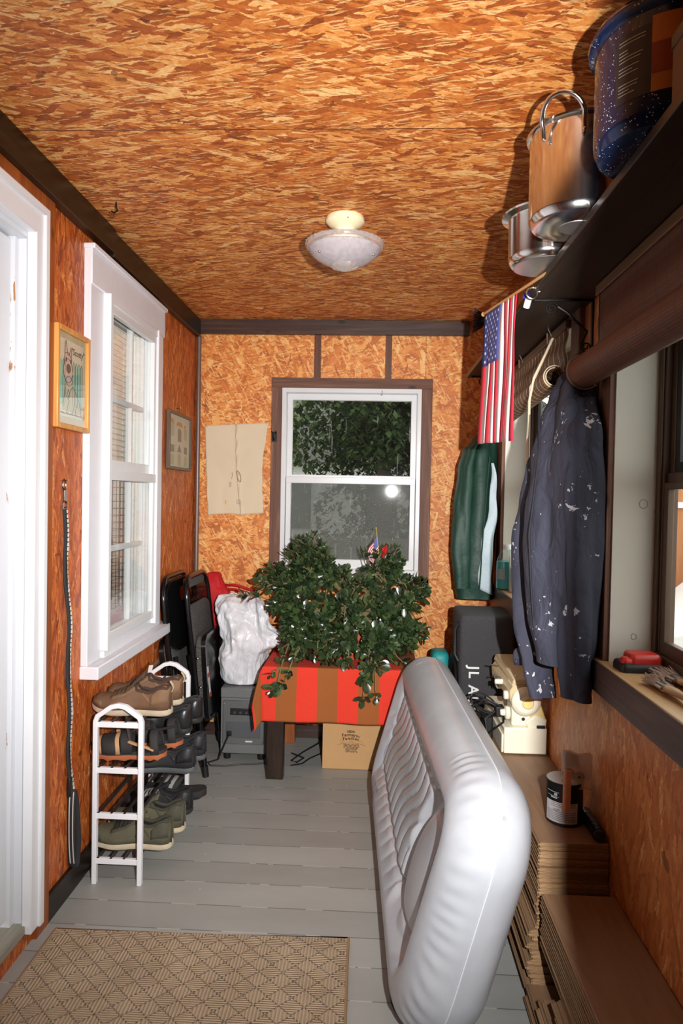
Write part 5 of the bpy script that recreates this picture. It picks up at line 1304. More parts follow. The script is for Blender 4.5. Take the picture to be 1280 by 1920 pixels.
M_bagc = filmmat()
MB().grid(lambda u, v: (.545+.085*u+.010*v, 1.925+.03*v-.0*u+.012*u, pz+.002+.075*v-.022*u*(1-v)-.010*u+.004*sin(u*9+v*7)), 16, 14).build('film_front', M_bagc, K, solid=.0006)
MB().grid(lambda u, v: (.547+.085*u+.010*v, 1.945+.035*v+.012*u, pz+.002+.070*v-.012*u+.003*sin(u*8)), 12, 10).build('film_rear', M_bagc, K, solid=.0006)
MB().box(.562, .606, 1.957, 1.961, pz+.032, pz+.066, M=lambda p: (p[0], p[1]+(p[2]-pz)*.45, p[2]-(p[0]-.56)*.2)).build('card_insert', M_black, K)
M_pad = plain('felt_pad', sr(168, 146, 134), .9)
for x, dz in ((.566, .020), (.596, .012)):
    MB().lathe([(0, -.003), (.0155, -.003), (.0165, 0), (.0155, .003), (.004, .003), (.0035, .0015), (0, .0015)], (x, 1.944, pz+dz), 24, 'y').build('felt_pad', M_pad, K)
    MB().ball((x, 1.940, pz+dz), .003, 6).build('pad_hole', M_black, K)
RL = thing('roll', 'black plastic wrapped roll lying between the paint can and the wall', 'roll', (.622, 1.92, st))
ra, rb_ = V((.628, 1.985, st+.0185)), V((.6255, 1.855, st+.0185))
MB().tube([ra.lerp(rb_, t) for t in [i/14 for i in range(15)]], [.017+.0012*sin(i*2.3) for i in range(15)], 18).build('wrapped_body', plain('black_film', sr(22, 22, 26), .25, bump=.003, bs=70), RL)
MB().tube([rb_, rb_+V((-.0005, -.012, 0))], .0155, 18).build('end_cap', plain('dark_blue_cap', sr(30, 38, 58), .4), RL)

# ------------------------------------------------------------------ carpeted subwoofer box
W_ = thing('subwoofer', 'tall black carpeted subwoofer box standing behind the planks', 'speaker', (.515, 3.16, 0))
M_carp = plain('black_carpet', sr(60, 60, 62), .95, var=.75, vs=240, bump=.002, bs=420)
def rbox(x0, x1, y0, y1, z0, z1, r_):
    rs = []
    for z, k in ((z0, 1), (z1-r_, 0), (z1-r_*.4, .15), (z1-r_*.1, .5), (z1, 1)):
        ins = r_*(k if z > z0 else 0); pts = []
        for cx_, cy_, a0 in ((x1-r_, y1-r_, 0), (x0+r_, y1-r_, pi/2), (x0+r_, y0+r_, pi), (x1-r_, y0+r_, 3*pi/2)):
            for q in range(5):
                a = a0+pi/2*q/4; pts.append((cx_+(r_-ins)*cos(a), cy_+(r_-ins)*sin(a), z))
        rs.append(pts)
    return rs
sx0, sx1, sy0, sy1, sz = .392, .632, 3.0, 3.31, .838
MB().rings(rbox(sx0, sx1, sy0, sy1, .0, sz, .022)).build('cabinet', M_carp, W_, ang=60)
# woofer side faces left, with a slotted grille seen edge on
MB().lathe([(.105, 0), (.118, -.006), (.122, -.014), (.110, -.016), (.098, -.008), (.05, .004), (0, .010)], (sx0, 3.155, .52), 40, 'x').build('woofer_ring', M_black, W_)
MB().tube([(sx0-.002, 3.04, .80), (sx0-.018, 3.045, .77), (sx0-.018, 3.045, .66), (sx0-.002, 3.04, .63)], .008, 8).build('side_handle', M_black, W_)
vs, fs = text_geo('JL AUDIO', .062, .0006, align='LEFT', bold=.0012, spacing=1.22)
M_logo = plain('white_print', sr(226, 226, 226), .5)
MB().add(vs, fs, plane_map((.452, sy0-.0012, .618), (0, 0, -1), (1, 0, 0))).build('logo_lettering', M_logo, W_, smooth=False)
o = MB().rings(rbox(.30, .386, 3.32, 3.46, .001, .60, .03)).build('teal_bin', plain('teal_plastic', sr(30, 150, 150), .5), None); tag(o, 'teal plastic bin peeking out between the mattress and the subwoofer', 'bin')
bb = thing('tool_case', 'small black case on the floor behind the near end of the mattress', 'case', (.375, 2.15, 0))
MB().box(.355, .428, 2.07, 2.26, .002, .13).build('case_body', M_black, bb, bevel=.012, seg=3)
MB().box(.353, .430, 2.068, 2.262, .085, .092).build('case_seam', M_blackgloss, bb, bevel=.001)

# ------------------------------------------------------------------ jackets on the right wall
def loft(levels, nseg=40, amp=.012, kf=5, seed=0, sq=2.2):
    """levels: (z, cx, cy, rx, ry)"""
    rs = []
    for k, (z, cx_, cy_, rx_, ry_) in enumerate(levels):
        r = []
        for i in range(nseg):
            a = 2*pi*i/nseg; ca, sa = cos(a), sin(a); e = 2/sq
            px_ = abs(ca)**e*(1 if ca >= 0 else -1); py_ = abs(sa)**e*(1 if sa >= 0 else -1)
            f = 1+amp/max(rx_, .02)*(sin(kf*a+seed+z*5)+.7*N(cos(a)*2.2+seed, sin(a)*2.2, z*7))
            r.append((cx_+rx_*px_*f, cy_+ry_*py_*f, z))
        rs.append(r)
    return rs
def lvl(tab, n):
    out = []
    for i in range(n):
        z = lerp(tab[0][0], tab[-1][0], i/(n-1)); T_ = list(reversed(tab))
        out.append((z,)+tuple(interp([q[0] for q in T_], [q[j] for q in T_], z) for j in (1, 2, 3, 4)))
    return out
M_green = plain('dark_green_nylon', sr(20, 58, 46), .55, var=.15, vs=10, bump=.007, bs=13)
G = thing('green_jacket', 'dark green jacket with pale lining hanging in the right rear corner', 'jacket', (.54, 3.55, .84))
tab = [(1.70, .585, 3.58, .035, .03), (1.66, .565, 3.57, .055, .07), (1.56, .548, 3.57, .080, .10), (1.40, .537, 3.57, .090, .12), (1.20, .522, 3.57, .108, .13), (1.10, .518, 3.565, .112, .13), (.95, .522, 3.56, .106, .13), (.845, .530, 3.56, .098, .12)]
MB().rings(loft(lvl(tab, 40), 56, .008, 4, 1.0)).build('body', M_green, G, ang=80)
M_line = plain('pale_lining', sr(182, 198, 206), .7, var=.1, vs=12, bump=.003, bs=40)
def Gl(u, v):
    z = lerp(1.53, .90, v); wdt = interp([.9, 1.1, 1.4, 1.53], [.060, .052, .030, .012], z)
    cx_ = .588+.012*sin(v*6)-.012*v
    return (cx_-wdt*.6+wdt*u*1.1+.004*sin(v*19), 3.432-.004*sin(u*pi)-.012*sin(v*pi)+.004*sin(v*23+u*3), z-.03*u*v)
MB().grid(Gl, 10, 40).build('lining', M_line, G, solid=.004)
MB().tube([(.572, 3.425, 1.56), (.560, 3.42, 1.40), (.548, 3.418, 1.2), (.540, 3.42, 1.0), (.536, 3.425, .90)], .004, 6).build('zip_edge', plain('zip_green', sr(20, 52, 42), .5), G)
MB().rings(loft(lvl([(1.665, .535, 3.52, .012, .02), (1.60, .490, 3.505, .032, .042), (1.5, .468, 3.49, .038, .047), (1.3, .452, 3.475, .042, .05), (1.1, .445, 3.47, .043, .05), (.90, .456, 3.47, .040, .046)], 26), 28, .006, 3, 4)).build('sleeve', M_green, G, ang=80)
MB().tube([(.590, 3.58, 1.70), (.605, 3.58, 1.735), (.63, 3.58, 1.745)], .003, 6).build('hanging_loop', M_green, G)
def hook_on_wall(name, label, y, z):
    o = thing(name, label, 'hook', (XR, y, z))
    MB().box(XR-.006, XR, y-.012, y+.012, z-.03, z+.03).build('plate', M_iron, o, bevel=.002)
    MB().tube([(XR-.005, y, z), (XR-.035, y, z-.008), (XR-.042, y, z+.012)], .004, 8).build('prong', M_iron, o); return o
hook_on_wall('wall_hook', 'dark wall hook that the green jacket hangs from', 3.58, 1.75)
hook_on_wall('wall_hook', 'dark wall hook that the navy jacket hangs from', 2.09, 1.765)

def jacketmat():
    t = NT('navy_work_cloth'); o = t.obj()
    n = t.noise(o, 9, 4); f = t.noise(o, 600, 2)
    c = t.mix(n, sr(42, 44, 58), sr(60, 61, 77))
    wo = t.n('VectorMath', {0: o, 1: t.scalev(t.n('TexNoise', {'Vector': o, 'Scale': 60.0}).outputs['Color'], (.022, .022, .03))}, operation='ADD').outputs[0]
    v1 = t.n('TexVoronoi', {'Vector': wo, 'Scale': 30.0}, feature='F1').outputs['Distance']
    reg = t.noise(o, 6.5, 2)
    m1 = t.math('MULTIPLY', t.math('LESS_THAN', v1, .12), t.math('GREATER_THAN', reg, .53))
    d2 = t.noise(o, 46, 3, .6, .6); reg2 = t.noise(t.scalev(o, (1, 1, .8)), 8, 2)
    m2 = t.math('MULTIPLY', t.math('GREATER_THAN', d2, .61), t.math('GREATER_THAN', reg2, .585))
    m = t.math('MAXIMUM', m1, m2)
    c = t.mix(t.math('MULTIPLY', m, .8), c, sr(206, 206, 212))
    t.bsdf(c, .85, 0, t.n('Bump', {'Height': t.noise(t.scalev(o, (1, 1, .55)), 17, 3, .5, .8), 'Distance': .03, 'Strength': .55, 'Normal': t.bump(t.math('ADD', f, t.math('MULTIPLY', m, 1.5)), .0008)}).outputs[0]); return t.m
M_navy = jacketmat()
J = thing('navy_jacket', 'paint spattered navy work jacket hanging on the right wall between the windows', 'jacket', (.55, 2.1, .80))
tab = [(1.755, .606, 2.085, .022, .04), (1.72, .595, 2.085, .036, .07), (1.67, .583, 2.075, .050, .095), (1.60, .570, 2.05, .062, .12), (1.45, .557, 2.04, .074, .15), (1.32, .553, 2.05, .084, .160), (1.20, .555, 2.06, .088, .168), (1.10, .554, 2.06, .086, .165), (1.0, .556, 2.06, .080, .16), (.88, .566, 2.05, .068, .14)]
MB().rings(loft(lvl(tab, 60), 90, .012, 4, 2.0)).build('body', M_navy, J, ang=80)
slv = [(1.58, .575, 2.17, .020, .03), (1.46, .545, 2.22, .044, .055), (1.34, .536, 2.25, .052, .060), (1.23, .520, 2.25, .056, .060), (1.12, .516, 2.235, .054, .056), (.95, .508, 2.19, .050, .052), (.84, .520, 2.155, .045, .046), (.745, .530, 2.13, .038, .040)]
MB().rings(loft(lvl(slv, 50), 44, .010, 3, 5.0)).build('sleeve', M_navy, J, ang=80)
slv = [(1.64, .586, 1.97, .022, .03), (1.52, .575, 1.925, .042, .05), (1.36, .568, 1.91, .054, .056), (1.2, .570, 1.905, .054, .055), (1.0, .575, 1.91, .050, .050), (.87, .580, 1.93, .044, .044), (.795, .585, 1.935, .038, .040)]
MB().rings(loft(lvl(slv, 46), 44, .010, 3, 8.0)).build('sleeve', M_navy, J, ang=80)
def strip(pts, wd, name):
    MB().tube(pts, .003, 6).build(name, plain('navy_seam', sr(24, 25, 34), .8), J)
strip([(.500, 2.12, 1.62), (.487, 2.05, 1.50), (.470, 2.02, 1.38), (.452, 2.0, 1.25), (.460, 1.99, 1.1), (.475, 2.0, .95)], .01, 'zip_edge')
MB().grid(lambda u, v: (.475+.03*u-.01*sin(v*3), 2.245-.03*u+.006*sin(v*9), .865-.055*v+.006*u), 8, 6).build('cuff_flap', M_navy, J, solid=.004)
MB().tube([(.600, 2.085, 1.74), (.612, 2.09, 1.775), (.622, 2.095, 1.74)], .004, 6).build('hanging_loop', M_navy, J)

# ------------------------------------------------------------------ jugs on the far sill
sz_ = WF[2]+.001
def jug(label, x, y, h, r_, m_body, m_fill, fill):
    o = thing('jug', label, 'jug', (x, y, sz_), 'jugs on the far sill')
    pr = [(r_*.9, 0), (r_, .008), (r_, h*.55), (r_*.92, h*.68), (r_*.6, h*.84), (r_*.34, h*.9), (r_*.34, h)]
    bo = MB().lathe(pr, (x, y, sz_), 28).build('bottle', m_body, o)
    if m_fill: MB().lathe([(0, .003), (r_*.93, .004), (r_*.93, fill), (0, fill)], (x, y, sz_), 28).build('liquid', m_fill, o)
    MB().lathe([(r_*.38, h-.022), (r_*.40, h-.004), (r_*.36, h+.002), (0, h+.002)], (x, y, sz_), 20).build('cap', M_white, bo)
    MB().tube([(x-r_*.5, y-r_*.4, sz_+h*.82), (x-r_*.98, y-r_*.45, sz_+h*.72), (x-r_*1.0, y-r_*.45, sz_+h*.55), (x-r_*.9, y-r_*.4, sz_+h*.48)], .007, 8).build('grip', m_body, bo)
    MB().grid(lambda u, v: (x+(r_+.0008)*cos(pi*1.05+u*1.1), y+(r_+.0008)*sin(pi*1.05+u*1.1), sz_+.05+v*.05), 12, 2).build('label', plain('jug_label', sr(150, 170, 172), .6), bo)
    return o
def milky():
    t = NT('milky_plastic'); a = t.n('BsdfTransparent'); d = t.n('BsdfPrincipled', {'Base Color': (*sr(226, 228, 222), 1), 'Roughness': .35})
    m = t.n('MixShader', {0: .55, 1: a.outputs[0], 2: d.outputs[0]}); t.t.links.new(m.outputs[0], t.out.inputs[0]); return t.m
M_milk = milky()
jug('clear jug half full of teal washer fluid on the far window sill', .652, 3.340, .215, .050, glassmat('clear_jug_plastic', (.90, .96, .95), .1), plain('teal_fluid', sr(70, 176, 178), .3), .135)
jug('milky white jug beside the teal one on the far window sill', .694, 3.235, .235, .050, M_milk, plain('white_fluid', sr(206, 210, 204), .4), .15)

# ------------------------------------------------------------------ bamboo blinds
def bamboo(name, base, dark, line, dy, dz):
    t = NT(name); at = t.n('Attribute', attribute_name='weave'); s = t.xyz(at.outputs['Vector'])
    f = t.math('FRACT', t.math('DIVIDE', s[1], dz)); g = t.math('FRACT', t.math('DIVIDE', s[0], dy))
    sl = t.math('LESS_THAN', f, .22); th = t.math('LESS_THAN', g, .095); idx = t.math('FLOOR', t.math('DIVIDE', s[1], dz))
    rn = t.n('TexWhiteNoise', {1: idx}, noise_dimensions='1D').outputs[0]
    n = t.noise(t.scalev(at.outputs['Vector'], (8, 300, 1)), 1.0, 3)
    c = t.mix(t.math('ADD', t.math('MULTIPLY', rn, .5), t.math('MULTIPLY', n, .5)), dark, base)
    c = t.mix(t.math('MULTIPLY', sl, .7), c, tuple(k*.35 for k in dark))
    c = t.mix(th, c, line)
    t.bsdf(c, .6, 0, t.bump(t.math('SUBTRACT', 1, sl), .0015)); return t.m
def blind(name, label, y0, y1, zt, zr_, rr_, x, m, tilt=0.0, turn=1.75):
    o = thing(name, label, 'blind', (x, (y0+y1)/2, zt))
    b = MB(); wv = []
    path = []   # (x, z, arc length)
    n1 = 24
    for i in range(n1): path.append((x+.004*sin(i*.5), lerp(zt, zr_, i/(n1-1))))
    for i in range(1, 60):
        a = pi*2*turn*i/59; q = rr_*(1-.30*i/59); path.append((x-rr_*.9+q*cos(-a)*1.0+.0, zr_+q*sin(-a)))
    s_ = 0; L = []
    for i, p in enumerate(path):
        if i: s_ += sqrt((p[0]-path[i-1][0])**2+(p[1]-path[i-1][1])**2)
        L.append(s_)
    ny = 24
    for i, p in enumerate(path):
        for j in range(ny):
            y = lerp(y0, y1, j/(ny-1)); sag = tilt*(j/(ny-1)-.5)*min(1, L[i]/.2)
            wave = .006*sin(j*.9)*exp(-((i-14)/8.0)**2)
            b.v.append((p[0]+wave, y, p[1]+sag)); wv.append((y, L[i], 0))
    for i in range(len(path)-1):
        for j in range(ny-1): b.f.append((i*ny+j, (i+1)*ny+j, (i+1)*ny+j+1, i*ny+j+1))
    sh_ = b.build('slatted_shade', m, o, solid=.003)
    at = sh_.data.attributes.new('weave', 'FLOAT_VECTOR', 'POINT')
    for i, q in enumerate(wv): at.data[i].vector = q
    MB().box(x-.008, x+.012, y0-.005, y1+.005, zt-.006, zt+.022).build('head_rail', wood('blind_rail', (sr(78, 52, 32), sr(112, 80, 52), sr(140, 106, 72)), 1, .45, knots=False), o, bevel=.002)
    return o
bf = blind('bamboo_blind', 'brown bamboo blind with cream threads half rolled up behind the hanging flag', 2.30, 3.34, 1.925, 1.742, .040, .628, bamboo('bamboo_cream', sr(140, 102, 70), sr(104, 72, 48), sr(226, 208, 176), .05, .0105), tilt=-.04)
M_cord = plain('cream_cord', sr(224, 206, 176), .7)
cz = MB()
cz.tube([(.612, 2.42, 1.915), (.590, 2.43, 1.86), (.555, 2.44, 1.78), (.543, 2.45, 1.70), (.545, 2.45, 1.50), (.550, 2.44, 1.40)], .0045, 8).tube([(.612, 2.44, 1.915), (.585, 2.445, 1.84), (.548, 2.46, 1.75), (.542, 2.465, 1.52), (.549, 2.45, 1.40)], .004, 8)
cz.build('pull_cord', M_cord, bf)
for y in (2.44, 2.90):
    MB().tube([(.612, y, 1.925), (.600, y, 1.955), (.612, y, 1.97), (.624, y, 1.96)], .0028, 8).tube([(.600, y, 1.90), (.598, y, 1.935)], .005, 8).build('hook', M_steel, bf)
bn = blind('bamboo_blind', 'large brown matchstick blind rolled halfway up at the near window', .60, 1.955, 1.931, 1.712, .046, .618, bamboo('bamboo_brown', sr(120, 68, 42), sr(88, 48, 30), sr(84, 50, 34), .06, .0065))
MB().tube([(.578+.05*cos(a), 1.93, 1.712+.052*sin(a)) for a in [i*pi/10 for i in range(20)]], .0016, 6, closed=True).tube([(.612, 1.93, 1.96), (.614, 1.93, 1.76)], .0016, 6).build('pull_cord', plain('brown_cord', sr(84, 58, 42), .8), bn)
# ------------------------------------------------------------------ shelf, brackets and what stands on it
M_shelf = wood('shelf_dark', (sr(24, 15, 10), sr(40, 26, 18), sr(60, 42, 30)), 1, .4)
o = MB().box(.452, XR, .50, 3.46, 1.955, 1.975).build('wall_shelf', M_shelf, None, bevel=.002); tag(o, 'long dark wooden shelf high on the right wall', 'shelf')
SZ = 1.9755
def bracket(y, label):
    o = thing('shelf_bracket', label, 'bracket', (XR, y, 1.80), 'scrolled iron shelf brackets')
    sp = lambda cx_, cz_, r0, a0, n, sg: [(cx_+r0*(1-.75*i/n)*cos(a0+sg*i/n*3.4*pi), y, cz_+r0*(1-.75*i/n)*sin(a0+sg*i/n*3.4*pi)) for i in range(n+1)]
    MB().box(.47, XR, y-.008, y+.008, 1.949, 1.955).box(XR-.006, XR, y-.008, y+.008, 1.78, 1.955).build('angle_arm', M_iron, o, bevel=.001)
    d = MB(); s1 = sp(.525, 1.928, .020, pi*.1, 30, 1); s2 = sp(.630, 1.815, .016, pi*.9, 26, 1)
    d.tube(list(reversed(s1)), .0028, 7); d.tube([s1[0], (.57, y, 1.918), (.632, y, 1.86), s2[0]], .0042, 8); d.tube(s2, .0026, 7)
    d.build('scroll_brace', M_iron, o); return o
bracket(2.10, 'black scrolled bracket under the shelf beside the far blind')
bracket(3.41, 'black scrolled bracket at the far end of the shelf behind the flag')

def potsteel():
    t = NT('brushed_stainless'); o = t.obj()
    n = t.noise(t.scalev(o, (60, 60, 3)), 1.0, 4); d = t.noise(o, 14, 4)
    c = t.mix(d, (.74, .72, .70), (.84, .82, .80))
    t.bsdf(c, t.math('ADD', .10, t.math('MULTIPLY', n, .10)), 1.0, t.bump(t.math('ADD', t.math('MULTIPLY', n, .5), d), .00015)); return t.m
M_ss = potsteel(); M_alum = plain('dull_aluminium', (.66, .65, .64), .38, 1.0, var=.12, vs=30)
def loop_handle(c, r, z, a, w, h, out, rad, m, par):
    """carrying loop riveted to the side of a pot at angle a"""
    ca, sa = cos(a), sin(a); tx, ty = -sa, ca
    pt = lambda s_, o_, dz: (c[0]+(r+o_)*ca+tx*s_, c[1]+(r+o_)*sa+ty*s_, c[2]+z+dz)
    b = MB()
    k = [pt(-w/2, .002, -.03), pt(-w/2, .006, -.012), pt(-w/2-.002, .012, .004)]+[pt(-w/2*cos(q), .012+out*sin(q), .006+h*sin(q)) for q in [pi*i/12 for i in range(1, 12)]]+[pt(w/2+.002, .012, .004), pt(w/2, .006, -.012), pt(w/2, .002, -.03)]
    b.tube(k, rad, 10); hd_ = b.build('handle', m, par)
    b = MB()
    for s_ in (-w/2, w/2):
        for dz in (-.030, -.016): MB().ball(pt(s_, .004, dz), .0042, 8).build('rivet', m, hd_)
c1_ = (.452, 1.60, SZ); r1 = .108
P1_ = thing('stock_pot', 'tall stainless steel stock pot with loop handles on the high shelf', 'pot', c1_)
MB().lathe([(0, .002), (.03, .002), (.032, .0), (.085, 0), (.10, .004), (r1-.001, .014), (r1, .022), (r1, .198), (r1+.002, .200), (r1+.007, .203), (r1+.008, .207), (r1+.004, .209), (r1-.004, .206), (r1-.006, .19), (r1-.006, .03), (0, .02)], c1_, 72).build('body', M_ss, P1_)
MB().lathe([(.038, -.0008), (.040, -.0008), (.040, .001), (.038, .001)], c1_, 40).build('base_ring', M_alum, P1_)
loop_handle(c1_, r1, .192, radians(238), .088, .034, .030, .0055, M_ss, P1_); loop_handle(c1_, r1, .192, radians(58), .088, .034, .030, .0055, M_ss, P1_)
c2_ = (.448, 1.870, SZ); r2_ = .098
P2_ = thing('stock_pot', 'smaller steel pot with flared rim behind the tall stock pot on the shelf', 'pot', c2_)
MB().lathe([(0, .0), (.078, 0), (.088, .003), (r2_-.002, .014), (r2_, .022), (r2_, .120), (r2_+.002, .124), (r2_+.018, .130), (r2_+.020, .134), (r2_+.016, .136), (r2_-.004, .128), (r2_-.006, .03), (0, .01)], c2_, 64).build('body', M_ss, P2_)
MB().lathe([(0, -.0012), (.080, -.0012), (.084, .0)], c2_, 48).build('clad_base', M_alum, P2_)
MB().lathe([(r2_+.018, .136), (r2_+.01, .142), (.06, .150), (.014, .156), (.012, .166), (.018, .172), (0, .176)], c2_, 48).build('lid', M_ss, P2_)
def enamel():
    t = NT('speckled_blue_enamel'); o = t.obj()
    v = t.n('TexVoronoi', {'Vector': o, 'Scale': 190.0}).outputs['Distance']; r_ = t.noise(o, 60, 2)
    m = t.math('MULTIPLY', t.math('LESS_THAN', v, .20), t.math('GREATER_THAN', r_, .5))
    c = t.mix(m, sr(15, 28, 56), sr(196, 206, 222)); t.bsdf(c, .14); return t.m
M_en = enamel()
c3_ = (.516, 1.275, SZ); r3 = .125
P3_ = thing('canning_pot', 'blue speckled enamel canning pot with paper label on the high shelf', 'pot', c3_)
MB().lathe([(0, 0), (.09, 0), (r3-.008, .006), (r3-.001, .022), (r3, .03), (r3, .192), (r3+.004, .196), (r3+.012, .200), (r3+.013, .207), (r3+.008, .210), (r3-.006, .203), (r3-.006, .03), (0, .015)], c3_, 72).build('body', M_en, P3_)
MB().lathe([(r3+.012, .209), (r3+.006, .219), (r3-.02, .232), (.07, .246), (.02, .252), (0, .253)], c3_, 60).build('lid', M_en, P3_)
def onp(a0, a1, z0_, z1_, rr_): return lambda u, v: (c3_[0]+rr_*cos(lerp(a0, a1, u)), c3_[1]+rr_*sin(lerp(a0, a1, u)), c3_[2]+lerp(z0_, z1_, v))
MB().grid(onp(radians(207), radians(236), .055, .17, r3+.0008), 14, 2).build('printed_label', plain('dark_label', sr(46, 40, 40), .6), P3_)
MB().grid(onp(radians(236), radians(285), .055, .18, r3+.0008), 14, 2).build('picture_label', plain('orange_label', sr(196, 116, 38), .6, var=.35, vs=20), P3_)
MB().grid(onp(radians(236), radians(270), .085, .135, r3+.0014), 14, 2).build('label_panel', plain('rust_panel', sr(150, 62, 30), .6, var=.4, vs=30), P3_)
b = MB(); rnd = random.Random(2)
for k in range(17):
    z = .158-k*.0056
    if k in (2, 7, 11, 12): continue
    b.grid(onp(radians(210), radians(211+rnd.uniform(6, 21)), z, z+.0010, r3+.0014), 10, 2)
b.build('label_lines', plain('label_cream', sr(206, 198, 180), .6), P3_)
loop_handle(c3_, r3, .15, radians(330), .08, .02, .03, .006, M_en, P3_)
bx = thing('wooden_box', 'dark brown box standing on the shelf before the blue pot', 'box', (.53, 1.085, SZ))
MB().box(.455, .60, 1.062, 1.112, SZ, SZ+.105).build('box_body', wood('brown_box', (sr(58, 30, 18), sr(86, 46, 28), sr(110, 64, 40)), 2, .5, knots=False), bx, bevel=.003)
MB().box(.453, .602, 1.060, 1.114, SZ+.084, SZ+.108).build('box_lid', M_shelf, bx, bevel=.003)
MB().tube([(.470, 1.058, SZ+.09), (.482, 1.057, SZ+.03)], .0018, 6).build('straw', M_dowel, bx)
o = MB().rings(loft([(SZ+.232+.0*k+z_, .50, 1.22, rx_, ry_) for k, (z_, rx_, ry_) in enumerate(((.026, .05, .05), (.034, .085, .06), (.054, .085, .06), (.066, .07, .05), (.074, .03, .03)))], 36, .008, 4, 3)).build('dark_bag', plain('black_cloth_bag', sr(34, 28, 26), .8), None, ang=80); tag(o, 'dark cloth bag lying on the lid of the blue speckled pot', 'bag')
o = MB().lathe([(.03, 0), (.034, .004), (.034, .21), (.03, .214), (.026, .21), (.026, .01), (0, .008)], (.487, .945, SZ), 28).build('cardboard_tube', plain('tan_tube', sr(168, 128, 84), .7), None); tag(o, 'tan cardboard tube standing at the near end of the shelf', 'tube')
bh = thing('hand_broom', 'black bristle hand broom leaning in the far end of the shelf', 'broom', (.5, 3.3, SZ))
hA, hB = V((.615, 3.02, SZ+.006)), V((.512, 3.19, 2.170))
MB().tube([hA, hB], .008, 10).build('handle', M_blackgloss, bh)
dB = (hB-hA).normalized()
MB().box(-.012, .012, -.035, .035, -.01, .03, M=lambda p: tuple(hB+V((-.6, .0, .35)).normalized()*p[2]+V((0, 1, 0))*p[1]+V((.35, 0, .6)).normalized()*p[0]*2.0)).build('broom_head', M_black, bh, bevel=.004)
b = MB(); rnd = random.Random(8)
for i in range(9):
    for j in range(8):
        s0 = hB+V((-.022, (i-4)*.007, (j-3.5)*.006)); e0 = s0+V((-.048, (i-4)*.004+rnd.uniform(-.002, .002), (j-3.5)*.0075+rnd.uniform(-.003, .003)))
        b.tube([s0, e0], .0013, 5)
b.build('bristles', plain('black_bristle', sr(40, 42, 48), .5), bh)
fh = thing('flag_holder', 'small metal ring holder on the shelf edge that carries the flag stick', 'holder', (.452, 2.02, 1.955))
MB().tube([(.449+.016*cos(a), 2.02, 1.951+.016*sin(a)) for a in [i*pi/10 for i in range(20)]], .0035, 8, closed=True).tube([(.452, 2.02, 1.968), (.47, 2.02, 1.955)], .0035, 8).build('ring', M_steel, fh)
MB().tube([(.447, 2.06, 1.945), (.444, 2.075, 1.925)], .010, 12).build('clip', M_white, fh)
MB().ball((.446, 2.09, 1.962), .011, 10).build('blue_tip', plain('blue_plastic', sr(44, 62, 190), .35), fh)

# ------------------------------------------------------------------ things on the near sill
zs = WN[2]+.001
RT_ = thing('hand_tool', 'red and black tool lying on the near window sill', 'tool', (.665, 1.79, zs))
MB().rings(rbox(.640, .745, 1.755, 1.835, zs, zs+.022, .012)).build('black_body', M_black, RT_, ang=60)
MB().rings(rbox(.664, .742, 1.762, 1.83, zs+.020, zs+.045, .012)).rings(rbox(.645, .68, 1.765, 1.80, zs+.018, zs+.035, .010)).build('red_shell', plain('red_plastic', sr(196, 44, 34), .35), RT_, ang=60)
def brush(label, p, d, wd, up):
    o = thing('paintbrush', label, 'paintbrush', tuple(p), 'paintbrushes on the near sill')
    d = V(d).normalized(); s_ = d.cross(V((0, 0, 1))).normalized(); u_ = V((0, 0, 1))
    M_ = lambda a, b_, c: tuple(p+d*a+s_*b_+u_*c)
    hp = [(.0, .012), (.02, .019), (.05, .012), (.10, .008), (.15, .011), (.175, .006)]
    rs = [[M_(-a, w_*cos(q), .012+up*a+.007*sin(q)) for q in [2*pi*i/14 for i in range(14)]] for a, w_ in hp]
    MB().rings(rs).build('handle', plain('brush_handle', sr(170, 132, 92), .4, var=.2), o)
    MB().rings([[M_(a, wd*cos(q), .012+.010*sin(q)) for q in [2*pi*i/20 for i in range(20)]] for a in (-.002, .03)]).build('ferrule', M_steel, o)
    b = MB(); rn_ = random.Random(int(p[1]*1000))
    for i in range(150):
        w_ = rn_.uniform(-1, 1); h = rn_.uniform(-1, 1)*sqrt(1-w_*w_)
        b.tube([M_(.028, wd*.92*w_, .012+.008*h), M_(.05, wd*1.0*w_, .012+.009*h), M_(.082+rn_.uniform(-.012, .012), wd*1.25*w_+rn_.uniform(-.006, .006), max(.002, .012+.012*h+rn_.uniform(-.005, .008)))], .0009, 4)
    b.build('bristles', plain('pale_bristle', sr(176, 156, 144), .8), o)
brush('worn paintbrush with splayed pale bristles on the near sill, beside the window', V((.735, 1.64, zs)), (-.10, 1, 0), .025, .06)
brush('second paintbrush with pink tipped bristles, nearer the edge of the near sill', V((.676, 1.575, zs)), (-.03, 1, 0), .018, .03)

# ------------------------------------------------------------------ outdoors
GZ = -.75
M_grass = plain('gravel_yard', sr(122, 118, 106), .9, var=.35, vs=6)
struct(MB().box(-30, 30, -30, 40, GZ-.1, GZ).build('ground', M_grass, smooth=False))
def leafy(name, a, b_):
    t = NT(name); g = t.n('NewGeometry').outputs['Random Per Island']
    c = t.mix(g, a, b_)
    d = t.n('BsdfDiffuse', {0: c}); tr = t.n('BsdfTranslucent', {0: c}); m = t.n('MixShader', {0: .3, 1: d.outputs[0], 2: tr.outputs[0]})
    t.t.links.new(m.outputs[0], t.out.inputs[0]); return t.m
M_lf = [leafy('evergreen', sr(30, 42, 26), sr(70, 86, 52)), leafy('mid_green', sr(66, 92, 40), sr(128, 156, 70)), leafy('bush_green', sr(70, 84, 50), sr(120, 130, 84))]
M_trunk = plain('trunk_bark', sr(62, 50, 40), .9, bump=.02, bs=14)
